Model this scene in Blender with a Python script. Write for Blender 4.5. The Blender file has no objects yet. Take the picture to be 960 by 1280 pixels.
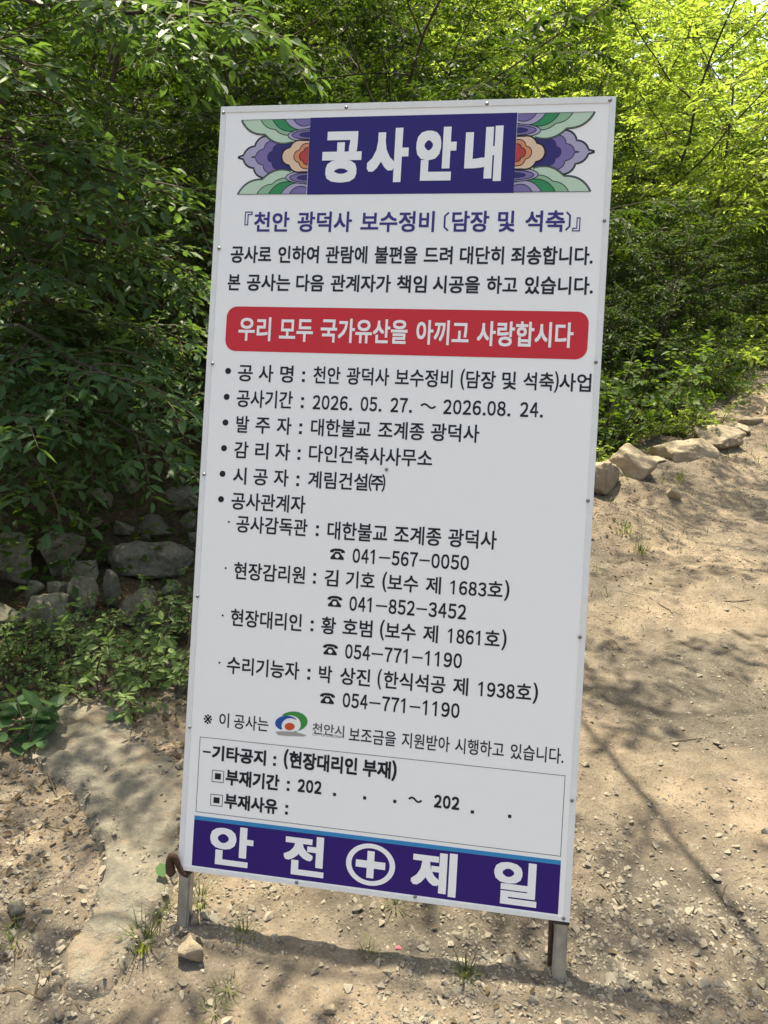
import bpy, bmesh, math, random
import numpy as np
from mathutils import Vector, Matrix

# ------------------------------------------------------------------ camera, sky, sun, exposure
scene = bpy.context.scene
col = scene.collection
CAM = np.array([0.2621, -1.3266, 1.5003])
LEAN = math.radians(18.0)
RIGHT = np.array([0.98636669, 0.1644431, 0.00626246]); RIGHT /= np.linalg.norm(RIGHT)
FWD = np.array([-0.15474532, 0.9398003, -0.30467898]); FWD /= np.linalg.norm(FWD)
DOWN = np.cross(FWD, RIGHT)
F_PX = 961.0
cam_data = bpy.data.cameras.new("camera")
cam_data.sensor_fit = 'HORIZONTAL'; cam_data.sensor_width = 36.0
cam_data.lens = F_PX / 960.0 * 36.0
cam_data.clip_start = 0.05; cam_data.clip_end = 2000
cam = bpy.data.objects.new("camera", cam_data); col.objects.link(cam)
m = Matrix.Identity(4)
for i in range(3):
    m[i][0] = RIGHT[i]; m[i][1] = -DOWN[i]; m[i][2] = -FWD[i]; m[i][3] = CAM[i]
cam.matrix_world = m
scene.camera = cam

SUN_EL = math.radians(70.0)
SUN_AZ = math.radians(-24.0)          # clockwise from +Y (away from the camera); negative = left
SUN_DIR = Vector((math.sin(SUN_AZ) * math.cos(SUN_EL), math.cos(SUN_AZ) * math.cos(SUN_EL), math.sin(SUN_EL)))
world = bpy.data.worlds.new("World"); scene.world = world
world.use_nodes = True
wn = world.node_tree
bg = wn.nodes["Background"]
sky = wn.nodes.new("ShaderNodeTexSky"); sky.sky_type = 'NISHITA'
sky.sun_disc = False; sky.sun_elevation = SUN_EL; sky.sun_rotation = SUN_AZ
sky.air_density = 1.0; sky.dust_density = 3.0; sky.ozone_density = 1.0
wn.links.new(sky.outputs[0], bg.inputs[0]); bg.inputs[1].default_value = 0.15
sun_data = bpy.data.lights.new("sun", 'SUN'); sun_data.energy = 3.6
sun_data.angle = math.radians(0.5); sun_data.color = (1.0, 0.95, 0.86)
sun = bpy.data.objects.new("sun", sun_data); col.objects.link(sun)
sun.rotation_euler = SUN_DIR.to_track_quat('Z', 'Y').to_euler()
vs = scene.view_settings
vs.view_transform = 'Standard'; vs.look = 'None'; vs.gamma = 1.0; vs.use_curve_mapping = False
vs.exposure = 1.62
vs.use_white_balance = True; vs.white_balance_temperature = 7650; vs.white_balance_tint = 2.0      # the camera's own balance, for open shade
scene.render.engine = 'CYCLES'
cy = scene.cycles
cy.use_denoising = True
cy.max_bounces = 7; cy.diffuse_bounces = 4; cy.transmission_bounces = 5; cy.glossy_bounces = 2
cy.transparent_max_bounces = 4
cy.sample_clamp_indirect = 6.0

# ------------------------------------------------------------------ helpers
def tag(o, label=None, cat=None, group=None, kind=None):
    if label: o['label'] = label
    if cat: o['category'] = cat
    if group: o['group'] = group
    if kind: o['kind'] = kind
    return o

def empty(name, loc=(0, 0, 0), rz=0.0):
    o = bpy.data.objects.new(name, None); col.objects.link(o)
    o.empty_display_size = 0.1
    o.location = loc; o.rotation_euler = (0, 0, rz)
    return o

def np_mesh(name, verts, faces, mats, mat_index=None, smooth=False, parent=None, loc=None):
    """faces: list of (n,k) int arrays (all faces of one array have k corners)."""
    verts = np.asarray(verts, np.float32).reshape(-1, 3)
    faces = [np.asarray(f, np.int32) for f in faces if len(f)]
    me = bpy.data.meshes.new(name)
    me.vertices.add(len(verts)); me.vertices.foreach_set("co", verts.ravel())
    loops = np.concatenate([f.ravel() for f in faces])
    sizes = np.concatenate([np.full(len(f), f.shape[1], np.int32) for f in faces])
    starts = np.concatenate([[0], np.cumsum(sizes)[:-1]]).astype(np.int32)
    me.loops.add(len(loops)); me.loops.foreach_set("vertex_index", loops)
    me.polygons.add(len(sizes)); me.polygons.foreach_set("loop_start", starts)
    for mt in (mats if isinstance(mats, (list, tuple)) else [mats]): me.materials.append(mt)
    if mat_index is not None:
        me.polygons.foreach_set("material_index", np.asarray(mat_index, np.int32))
    me.polygons.foreach_set("use_smooth", np.full(len(sizes), smooth, bool))
    me.update(calc_edges=True); me.validate()
    o = bpy.data.objects.new(name, me); col.objects.link(o)
    if parent is not None: o.parent = parent
    if loc is not None: o.location = loc
    return o

def bm_obj(name, bm, mats, parent=None, smooth=False, loc=None):
    me = bpy.data.meshes.new(name)
    bmesh.ops.recalc_face_normals(bm, faces=bm.faces)
    bm.to_mesh(me); bm.free()
    for mt in (mats if isinstance(mats, (list, tuple)) else [mats]): me.materials.append(mt)
    if smooth:
        me.polygons.foreach_set("use_smooth", np.full(len(me.polygons), True, bool))
    o = bpy.data.objects.new(name, me); col.objects.link(o)
    if parent is not None: o.parent = parent
    if loc is not None: o.location = loc
    return o

def add_box(bm, x0, x1, y0, y1, z0, z1, bevel=0.0):
    r = bmesh.ops.create_cube(bm, size=1.0)
    for v in r['verts']:
        v.co = Vector((x0 + (v.co.x + .5) * (x1 - x0), y0 + (v.co.y + .5) * (y1 - y0), z0 + (v.co.z + .5) * (z1 - z0)))
    if bevel > 0:
        es = list({e for v in r['verts'] for e in v.link_edges})
        bmesh.ops.bevel(bm, geom=es, offset=bevel, segments=2, affect='EDGES')

def copy_tree(o, parent=None):
    c = o.copy(); col.objects.link(c); c.parent = parent
    for ch in [k for k in bpy.data.objects if k.parent == o]:
        copy_tree(ch, c)
    return c

def unit(v):
    v = np.asarray(v, float); return v / (np.linalg.norm(v, axis=-1, keepdims=True) + 1e-12)

# value-noise fBm (numpy)
_tab = np.random.RandomState(5).rand(256, 256)
def vnoise(x, y):
    x = np.asarray(x, float); y = np.asarray(y, float)
    xi = np.floor(x).astype(int); yi = np.floor(y).astype(int); fx = x - xi; fy = y - yi
    fx = fx * fx * (3 - 2 * fx); fy = fy * fy * (3 - 2 * fy)
    a = _tab[xi & 255, yi & 255]; b = _tab[(xi + 1) & 255, yi & 255]
    c = _tab[xi & 255, (yi + 1) & 255]; d = _tab[(xi + 1) & 255, (yi + 1) & 255]
    return (a * (1 - fx) + b * fx) * (1 - fy) + (c * (1 - fx) + d * fx) * fy - 0.5
def fbm(x, y, f, octv=4):
    s = 0; a = 1.0
    for i in range(octv):
        s = s + a * vnoise(np.asarray(x) * f + 17.3 * i, np.asarray(y) * f + 9.1 * i); a *= .5; f *= 2.03
    return s
def sstep(a, b, x):
    t = np.clip((x - a) / (b - a), 0, 1); return t * t * (3 - 2 * t)

# ------------------------------------------------------------------ materials
def new_mat(name):
    mt = bpy.data.materials.new(name); mt.use_nodes = True
    nt = mt.node_tree
    return mt, nt, nt.nodes["Principled BSDF"], nt.nodes["Material Output"]
def plain(name, colr, rough=.5, metal=0.0, spec=.5, var=0.0, scale=20.0, bump=0.0):
    mt, nt, p, out = new_mat(name)
    p.inputs['Base Color'].default_value = (*colr, 1); p.inputs['Roughness'].default_value = rough
    p.inputs['Metallic'].default_value = metal; p.inputs['Specular IOR Level'].default_value = spec
    if var > 0 or bump > 0:
        tc = nt.nodes.new("ShaderNodeTexCoord"); n = nt.nodes.new("ShaderNodeTexNoise")
        n.inputs['Scale'].default_value = scale; n.inputs['Detail'].default_value = 8; n.inputs['Roughness'].default_value = .65
        nt.links.new(tc.outputs['Object'], n.inputs['Vector'])
        if var > 0:
            r = nt.nodes.new("ShaderNodeValToRGB")
            r.color_ramp.elements[0].position = .3; r.color_ramp.elements[1].position = .7
            r.color_ramp.elements[0].color = tuple(c * (1 - var) for c in colr) + (1,)
            r.color_ramp.elements[1].color = tuple(min(1, c * (1 + var)) for c in colr) + (1,)
            nt.links.new(n.outputs['Fac'], r.inputs['Fac']); nt.links.new(r.outputs['Color'], p.inputs['Base Color'])
        if bump > 0:
            b = nt.nodes.new("ShaderNodeBump"); b.inputs['Strength'].default_value = bump; b.inputs['Distance'].default_value = .01
            nt.links.new(n.outputs['Fac'], b.inputs['Height']); nt.links.new(b.outputs['Normal'], p.inputs['Normal'])
    return mt

def leaf_mat(name, c_lo, c_hi, trans=.4, tcol=None, rough=.5, spec=.22):
    """thin leaves: diffuse/gloss on top plus light let through; colour varies leaf by leaf."""
    mt, nt, p, out = new_mat(name)
    g = nt.nodes.new("ShaderNodeNewGeometry")
    r = nt.nodes.new("ShaderNodeValToRGB")
    r.color_ramp.elements[0].color = (*c_lo, 1); r.color_ramp.elements[1].color = (*c_hi, 1)
    nt.links.new(g.outputs['Random Per Island'], r.inputs['Fac'])
    nt.links.new(r.outputs['Color'], p.inputs['Base Color'])
    p.inputs['Roughness'].default_value = rough; p.inputs['Specular IOR Level'].default_value = spec
    t = nt.nodes.new("ShaderNodeBsdfTranslucent")
    mul = nt.nodes.new("ShaderNodeMix"); mul.data_type = 'RGBA'; mul.blend_type = 'MULTIPLY'
    mul.inputs['Factor'].default_value = 1.0
    tc = tcol or (2.6, 2.3, 0.9)
    mul.inputs[7].default_value = (*tc, 1)
    nt.links.new(r.outputs['Color'], mul.inputs[6])
    nt.links.new(mul.outputs[2], t.inputs['Color'])
    mx = nt.nodes.new("ShaderNodeMixShader"); mx.inputs[0].default_value = trans
    nt.links.new(p.outputs[0], mx.inputs[1]); nt.links.new(t.outputs[0], mx.inputs[2])
    nt.links.new(mx.outputs[0], out.inputs['Surface'])
    return mt

def stone_mat(name, ca, cb, island=True, rough=.85, bump=.5, scale=30.0, moss=0.0, dirt=None):
    mt, nt, p, out = new_mat(name); N, L = nt.nodes.new, nt.links.new
    tc = N("ShaderNodeTexCoord")
    def noise(sc, det=8, rg=.65):
        n = N("ShaderNodeTexNoise"); n.inputs['Scale'].default_value = sc; n.inputs['Detail'].default_value = det; n.inputs['Roughness'].default_value = rg
        L(tc.outputs['Object'], n.inputs['Vector']); return n.outputs['Fac']
    def mrange(src, lo, hi, a=0.0, b=1.0):
        r = N("ShaderNodeMapRange"); r.inputs[1].default_value = lo; r.inputs[2].default_value = hi; r.inputs[3].default_value = a; r.inputs[4].default_value = b
        L(src, r.inputs[0]); return r.outputs[0]
    def math_(op, x, y):
        k = N("ShaderNodeMath"); k.operation = op
        for q, v in enumerate((x, y)):
            if isinstance(v, (int, float)): k.inputs[q].default_value = v
            else: L(v, k.inputs[q])
        return k.outputs[0]
    big, fine = noise(scale), noise(scale * 7, 6, .75)
    g = N("ShaderNodeNewGeometry"); oi = N("ShaderNodeObjectInfo")
    rnd = g.outputs['Random Per Island'] if island else oi.outputs['Random']
    fac = math_('ADD', math_('ADD', math_('MULTIPLY', rnd, .5 if island else .25), mrange(big, .3, .7, 0, .32 if island else .5)), mrange(fine, .3, .7, -.10, .22))
    r = N("ShaderNodeValToRGB"); r.color_ramp.elements[0].color = (*ca, 1); r.color_ramp.elements[1].color = (*cb, 1)
    L(fac, r.inputs['Fac']); src = r.outputs['Color']
    def over(src, mask, c):
        mm = N("ShaderNodeMix"); mm.data_type = 'RGBA'; L(mask, mm.inputs['Factor']); L(src, mm.inputs[6]); mm.inputs[7].default_value = (*c, 1); return mm.outputs[2]
    if moss > 0: src = over(src, mrange(noise(5, 7, .7), .5, .62, 0, moss), (.055, .062, .028))
    if dirt: src = over(src, mrange(noise(7.5, 9, .75), .50, .60, 0, .9), dirt)
    L(src, p.inputs['Base Color'])
    p.inputs['Roughness'].default_value = rough; p.inputs['Specular IOR Level'].default_value = .25
    b = N("ShaderNodeBump"); b.inputs['Strength'].default_value = bump; b.inputs['Distance'].default_value = .25 / scale
    L(big, b.inputs['Height'])
    b2 = N("ShaderNodeBump"); b2.inputs['Strength'].default_value = bump * .8; b2.inputs['Distance'].default_value = .06 / scale
    L(fine, b2.inputs['Height']); L(b.outputs['Normal'], b2.inputs['Normal']); L(b2.outputs['Normal'], p.inputs['Normal'])
    return mt

M = {}
M['bark'] = plain('bark', (.075, .058, .042), .9, var=.5, scale=18, bump=.8)
M['twig'] = plain('twig_bark', (.085, .062, .042), .85, var=.3, scale=30)
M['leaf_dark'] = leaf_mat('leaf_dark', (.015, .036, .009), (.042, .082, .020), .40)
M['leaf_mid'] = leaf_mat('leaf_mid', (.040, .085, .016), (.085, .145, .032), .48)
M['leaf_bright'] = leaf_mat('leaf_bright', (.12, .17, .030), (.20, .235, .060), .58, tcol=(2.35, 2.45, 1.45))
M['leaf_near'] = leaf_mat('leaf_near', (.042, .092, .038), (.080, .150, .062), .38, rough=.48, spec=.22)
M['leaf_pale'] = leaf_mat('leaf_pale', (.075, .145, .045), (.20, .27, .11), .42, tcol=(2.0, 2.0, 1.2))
M['grass'] = leaf_mat('grass_blade', (.05, .09, .02), (.12, .15, .05), .4)
M['dead'] = leaf_mat('dead_leaf', (.055, .042, .028), (.17, .125, .075), .2, tcol=(1.6, 1.3, 1.0), rough=.8, spec=.2)
M['gravel'] = stone_mat('gravel_stone', (.085, .076, .066), (.345, .295, .235), True, bump=.4, scale=60)
M['rock_tan'] = stone_mat('tan_rock', (.17, .135, .10), (.48, .39, .285), False, scale=14, bump=.9)
M['rock_grey'] = stone_mat('grey_rock', (.09, .08, .063), (.42, .375, .29), False, scale=9, bump=1.0, moss=.6)

# ------------------------------------------------------------------ the lie of the land
BANK = np.array([(-4.6, -6), (-2.6, -1.4), (-1.72, -0.1), (-1.38, .55), (-1.0, 1.12), (-.3, 2.1), (.45, 3.35), (1.0, 4.4),
                 (1.75, 5.75), (2.9, 8.4), (4.6, 12.2), (8, 20), (16, 40), (80, 160)], float)
def bank_side(x, y):
    """signed distance to the edge of the bank: + on the path, - over the stream."""
    x = np.asarray(x, float); y = np.asarray(y, float)
    best = np.full(x.shape, 1e9); sg = np.ones(x.shape)
    for a, b in zip(BANK[:-1], BANK[1:]):
        d = b - a; L = d @ d
        t = np.clip(((x - a[0]) * d[0] + (y - a[1]) * d[1]) / L, 0, 1)
        px = a[0] + t * d[0]; py = a[1] + t * d[1]
        dd = np.hypot(x - px, y - py)
        s = np.where((x - a[0]) * d[1] - (y - a[1]) * d[0] > 0, 1.0, -1.0)
        k = dd < best
        best = np.where(k, dd, best); sg = np.where(k, s, sg)
    return best * sg
def height(x, y):
    x = np.asarray(x, float); y = np.asarray(y, float)
    s = bank_side(x, y) + .10 * fbm(x, y, 1.3, 3)
    d = -s
    z = .035 * np.maximum(0, y - 2.5) * sstep(2.5, 6, y)
    z = np.minimum(z, 3.0)
    z = z - .95 * sstep(0.0, 1.15, d)
    hill = np.maximum(0, d - 3.3)
    z = z + np.where(hill > 0, .50 * hill + .9 * (1 - np.exp(-hill / 1.2)), 0) * 1.0
    r = np.maximum(0, s - 6.5)
    z = z + .38 * r * sstep(0, 4, r)
    z = np.minimum(z, 26 + 4 * fbm(x, y, .05, 2))
    z = z + (.10 * sstep(-.25, .15, s) * sstep(1.1, .3, s) * (1 + 1.6 * fbm(x, y, 2.2, 3)) + .05 * fbm(x, y, 3.5, 3) * sstep(1.2, .3, np.abs(s))) * sstep(1.8, 3.2, y)
    z = z + .05 * fbm(x, y, .9, 3) * sstep(-.2, .6, np.abs(s) - .3) * sstep(.6, 2.0, np.hypot(x, y * .9))
    z = z + .25 * fbm(x, y, .55, 4) * sstep(1.2, 2.5, d)
    near = np.exp(-(np.hypot(x, y - .5) / 5.0) ** 2)
    z = z + near * (.020 * fbm(x, y, 4.5, 3) + .015 * fbm(x, y, 22, 3))
    return z
def ray(px, py):
    return unit(FWD + RIGHT * ((px - 480) / F_PX) + DOWN * ((py - 640) / F_PX))
def hit(px, py, lift=0.0):
    """where the line of sight through a point of the photograph meets the ground."""
    d = ray(px, py)
    t = np.concatenate([np.arange(.6, 8, .01), np.arange(8, 80, .05)])
    p = CAM + t[:, None] * d
    k = np.argmax(p[:, 2] - lift < height(p[:, 0], p[:, 1]))
    return p[k]
def at(px, py, Y):
    d = ray(px, py); return CAM + d * (Y - CAM[1]) / d[1]

# ------------------------------------------------------------------ ground (one sheet to the horizon)
def axis(lo, hi, step, far, g=1.07):
    a = list(np.arange(lo, hi, step)); s = step
    v = a[-1]
    while v < far: s *= g; v += s; a.append(v)
    s = step; v = a[0]; b = []
    while v > -far: s *= g; v -= s; b.append(v)
    return np.array(b[::-1] + a)
gx = axis(-2.2, 2.6, .02, 220); gy = axis(-.6, 4.2, .02, 260)
GX, GY = np.meshgrid(gx, gy)
GZ = height(GX, GY)
nx, ny = len(gx), len(gy)
idx = np.arange(nx * ny).reshape(ny, nx)
gf = np.stack([idx[:-1, :-1], idx[:-1, 1:], idx[1:, 1:], idx[1:, :-1]], -1).reshape(-1, 4)

def ground_mat():
    mt, nt, p, out = new_mat('ground_soil')
    N, L = nt.nodes.new, nt.links.new
    tc = N("ShaderNodeTexCoord")
    def noise(sc, det=6, rough=.6):
        n = N("ShaderNodeTexNoise"); n.inputs['Scale'].default_value = sc; n.inputs['Detail'].default_value = det; n.inputs['Roughness'].default_value = rough
        L(tc.outputs['Object'], n.inputs['Vector']); return n
    def ramp(src, stops):
        r = N("ShaderNodeValToRGB"); e = r.color_ramp.elements
        while len(e) < len(stops): e.new(.5)
        for k, (pos, c) in enumerate(stops): e[k].position = pos; e[k].color = (*c, 1)
        L(src, r.inputs['Fac']); return r
    big = noise(1.1, 5); mid = noise(9, 8, .7); fine = noise(120, 6, .75)
    sand = ramp(mid.outputs['Fac'], [(.25, (.145, .113, .086)), (.5, (.245, .190, .140)), (.78, (.35, .277, .206))])
    grey = ramp(mid.outputs['Fac'], [(.25, (.065, .055, .046)), (.55, (.130, .110, .091)), (.8, (.22, .188, .152))])
    m1 = N("ShaderNodeMix"); m1.data_type = 'RGBA'
    rb = ramp(big.outputs['Fac'], [(.42, (0, 0, 0)), (.62, (1, 1, 1))])
    L(rb.outputs['Color'], m1.inputs['Factor']); L(grey.outputs['Color'], m1.inputs[6]); L(sand.outputs['Color'], m1.inputs[7])
    fr = ramp(fine.outputs['Fac'], [(.25, (.55, .55, .55)), (.5, (1, 1, 1)), (.75, (1.25, 1.22, 1.15))])
    m2 = N("ShaderNodeMix"); m2.data_type = 'RGBA'; m2.blend_type = 'MULTIPLY'; m2.inputs['Factor'].default_value = .8
    L(m1.outputs[2], m2.inputs[6]); L(fr.outputs['Color'], m2.inputs[7])
    litter = ramp(noise(26, 9, .75).outputs['Fac'], [(.28, (.030, .022, .014)), (.5, (.085, .062, .038)), (.72, (.17, .125, .075))])
    at_ = N("ShaderNodeAttribute"); at_.attribute_name = 'zone'
    m3 = N("ShaderNodeMix"); m3.data_type = 'RGBA'
    ad = N("ShaderNodeMath"); ad.operation = 'ADD'; sub = N("ShaderNodeMath"); sub.operation = 'SUBTRACT'; sub.inputs[1].default_value = .5
    L(noise(14, 6).outputs['Fac'], sub.inputs[0]); L(sub.outputs[0], ad.inputs[0]); L(at_.outputs['Fac'], ad.inputs[1])
    zr = ramp(ad.outputs[0], [(.4, (0, 0, 0)), (.6, (1, 1, 1))])
    L(zr.outputs['Color'], m3.inputs['Factor']); L(m2.outputs[2], m3.inputs[6]); L(litter.outputs['Color'], m3.inputs[7])
    L(m3.outputs[2], p.inputs['Base Color'])
    p.inputs['Roughness'].default_value = .95; p.inputs['Specular IOR Level'].default_value = .15
    vor = N("ShaderNodeTexVoronoi"); vor.inputs['Scale'].default_value = 85; L(tc.outputs['Object'], vor.inputs['Vector'])
    b1 = N("ShaderNodeBump"); b1.inputs['Strength'].default_value = .5; b1.inputs['Distance'].default_value = .006; b1.invert = True
    L(vor.outputs['Distance'], b1.inputs['Height'])
    b2 = N("ShaderNodeBump"); b2.inputs['Strength'].default_value = .7; b2.inputs['Distance'].default_value = .008
    L(fine.outputs['Fac'], b2.inputs['Height']); L(b1.outputs['Normal'], b2.inputs['Normal'])
    b3 = N("ShaderNodeBump"); b3.inputs['Strength'].default_value = .6; b3.inputs['Distance'].default_value = .03
    L(mid.outputs['Fac'], b3.inputs['Height']); L(b2.outputs['Normal'], b3.inputs['Normal'])
    L(b3.outputs['Normal'], p.inputs['Normal'])
    return mt
ground = np_mesh('ground', np.stack([GX, GY, GZ], -1), [gf], ground_mat(), smooth=True)
S = bank_side(GX, GY)
zone = sstep(.05, .7, -S + .35 * fbm(GX, GY, 1.7, 3))
zone = np.maximum(zone, sstep(5.0, 6.5, S))
att = ground.data.attributes.new('zone', 'FLOAT', 'POINT'); att.data.foreach_set('value', zone.astype(np.float32).ravel())
tag(ground, kind='structure')

# ------------------------------------------------------------------ the notice board
HINV = None
def homography():
    src = [(0, 1.8), (.9, 1.8), (.9, 0), (0, 0)]; dst = [(282, 136), (775, 123), (711, 1152), (223, 1086)]
    A = []
    for (x, y), (u, v) in zip(src, dst):
        A.append([x, y, 1, 0, 0, 0, -u * x, -u * y, -u]); A.append([0, 0, 0, x, y, 1, -v * x, -v * y, -v])
    return np.linalg.svd(np.array(A))[2][-1].reshape(3, 3)
HINV = np.linalg.inv(homography())
def uv(x, y):
    """photograph point on the board's face -> metres across and up the board."""
    q = HINV @ np.array([x, y, 1.0]); return q[:2] / q[2]
PZ0 = .15                                   # board's lower edge above its feet
def P(u, v, y): return (u - .45, y, v + PZ0)

def paint(name, c, rough=.38):
    mt, nt, p, out = new_mat(name)
    p.inputs['Base Color'].default_value = (*c, 1); p.inputs['Roughness'].default_value = rough
    p.inputs['Specular IOR Level'].default_value = .2
    tc = nt.nodes.new("ShaderNodeTexCoord"); n = nt.nodes.new("ShaderNodeTexNoise"); n.inputs['Scale'].default_value = 7; n.inputs['Detail'].default_value = 7
    nt.links.new(tc.outputs['Object'], n.inputs['Vector'])
    r = nt.nodes.new("ShaderNodeMapRange"); r.inputs[3].default_value = rough - .08; r.inputs[4].default_value = rough + .12
    nt.links.new(n.outputs['Fac'], r.inputs[0]); nt.links.new(r.outputs[0], p.inputs['Roughness'])
    return mt
white_panel, nt, p_, o_ = new_mat('white_vinyl')
tc = nt.nodes.new("ShaderNodeTexCoord"); n1 = nt.nodes.new("ShaderNodeTexNoise"); n1.inputs['Scale'].default_value = 55; n1.inputs['Detail'].default_value = 8; n1.inputs['Roughness'].default_value = .8
nt.links.new(tc.outputs['Object'], n1.inputs['Vector'])
r1 = nt.nodes.new("ShaderNodeValToRGB"); r1.color_ramp.elements[0].position = .22; r1.color_ramp.elements[0].color = (.70, .68, .64, 1)
r1.color_ramp.elements[1].position = .36; r1.color_ramp.elements[1].color = (.86, .86, .85, 1)
nt.links.new(n1.outputs['Fac'], r1.inputs['Fac']); nt.links.new(r1.outputs['Color'], p_.inputs['Base Color'])
p_.inputs['Roughness'].default_value = .42; p_.inputs['Specular IOR Level'].default_value = .35
n2 = nt.nodes.new("ShaderNodeTexNoise"); n2.inputs['Scale'].default_value = 2.2; n2.inputs['Detail'].default_value = 2
nt.links.new(tc.outputs['Object'], n2.inputs['Vector'])
bb = nt.nodes.new("ShaderNodeBump"); bb.inputs['Strength'].default_value = .12; bb.inputs['Distance'].default_value = .02
nt.links.new(n2.outputs['Fac'], bb.inputs['Height']); nt.links.new(bb.outputs['Normal'], p_.inputs['Normal'])
M['panel'] = white_panel
M['ink'] = paint('black_ink', (.018, .018, .024)); M['ink_grey'] = paint('grey_ink', (.10, .10, .11))
M['navy'] = paint('navy_print', (.026, .018, .155)); M['white_ink'] = paint('white_print', (.86, .86, .86))
M['violet_ink'] = paint('violet_ink', (.050, .038, .20)); M['band_navy'] = paint('deep_violet_print', (.030, .011, .155))
M['red'] = paint('red_print', (.60, .032, .045)); M['cyan'] = paint('cyan_print', (.03, .24, .50))
M['frame'] = plain('galvanised_frame', (.74, .74, .73), .5, .0, var=.05, scale=40)
M['steel'] = plain('galvanised_steel', (.36, .36, .34), .48, .75, var=.25, scale=26, bump=.1)
M['screw'] = plain('screw_steel', (.26, .26, .26), .4, .8)
M['dark_tape'] = plain('dark_band', (.028, .028, .028), .6)
M['rust'] = plain('rusty_iron', (.075, .040, .026), .85, .1, var=.5, scale=60, bump=.8)
for nm, c in dict(lilac=(.40, .37, .52), mauve=(.20, .155, .36), indigo=(.035, .028, .15), mint=(.50, .65, .50), sage=(.26, .46, .29),
                  green=(.035, .26, .10), peach=(.74, .54, .38), orange=(.64, .26, .13), crimson=(.46, .06, .05),
                  logo_green=(.05, .27, .06), logo_blue=(.02, .09, .33), logo_red=(.60, .09, .03), logo_grey=(.36, .34, .32)).items():
    M[nm] = paint(nm + '_print', c)

board = empty('notice_board', (0, 0, 0)); board.rotation_euler = (-LEAN, 0, 0)
tag(board, 'tall white Korean construction notice board leaning back on two steel legs', 'notice board')
bm = bmesh.new(); add_box(bm, -.45, .45, 0, .0015, PZ0, PZ0 + 1.8)
bm_obj('panel', bm, M['panel'], board)
bm = bmesh.new()                                            # square-tube frame behind the sheet
for a, b in ((-.449, -.421), (.421, .449)): add_box(bm, a, b, .002, .030, PZ0 + .001, PZ0 + 1.799, .003)
for z in (.0015, .6, 1.2, 1.771): add_box(bm, -.4205, .4205, .0025, .0295, PZ0 + z, PZ0 + z + .027, .003)
bm_obj('frame', bm, M['steel'], board)
bm = bmesh.new()                                            # folded edge trim round the sheet, standing 1.5 mm proud
t = .012
add_box(bm, -.4515, -.45 + t, -.0016, .0012, PZ0 - .0015, PZ0 + 1.8015, .0006); add_box(bm, .45 - t, .4515, -.0016, .0012, PZ0 - .0015, PZ0 + 1.8015, .0006)
add_box(bm, -.45 + t + .0002, .45 - t - .0002, -.0016, .0012, PZ0 + 1.8 - t * 1.1, PZ0 + 1.8015, .0006)
add_box(bm, -.45 + t + .0002, .45 - t - .0002, -.0016, .0012, PZ0 - .0015, PZ0 + t * .8, .0006)
bm_obj('edge_trim', bm, M['frame'], board)
for sx in (-1, 1):                                          # legs: square tube, slightly splayed ends sunk in the soil
    bm = bmesh.new()
    add_box(bm, sx * .436 - .0145, sx * .436 + .0145, .0045, .0325, -.05, PZ0 - .003, .004)
    leg = bm_obj('leg', bm, M['steel'], board)
    bm = bmesh.new(); add_box(bm, sx * .436 - .0165, sx * .436 + .0165, .0025, .0345, PZ0 - .012, PZ0 - .004, .002)
    bm_obj('leg_collar', bm, M['dark_tape'], leg)
screws = [(438, 136.5), (614, 132), (768, 127.5), (284.5, 143), (278, 312), (269, 456), (258, 594), (249, 746), (238.5, 909), (227, 1084),
          (760, 278), (748.5, 454.5), (737.7, 627), (726.7, 797), (715.7, 1000.7), (704.5, 1147.5), (371, 1102.5), (519, 1120.5), (486, 588)]
first = None
for k, (x, y) in enumerate(screws):
    u, v = uv(x, y)
    if first is None:
        bm = bmesh.new()
        bmesh.ops.create_uvsphere(bm, u_segments=12, v_segments=8, radius=.0042)
        for vv in bm.verts: vv.co = Vector((vv.co.x, vv.co.z * .45, vv.co.y))
        add_box(bm, -.0005, .0005, -.0024, -.0012, -.003, .003); add_box(bm, -.003, .003, -.0024, -.0012, -.0005, .0005)
        first = s = bm_obj('screw', bm, M['screw'], board, smooth=True)
    else:
        s = first.copy(); col.objects.link(s); s.parent = board
    s.location = P(np.clip(u, .006, .894), np.clip(v, .006, 1.794), -.0022); s.rotation_euler = (0, k * .7, 0)

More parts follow.
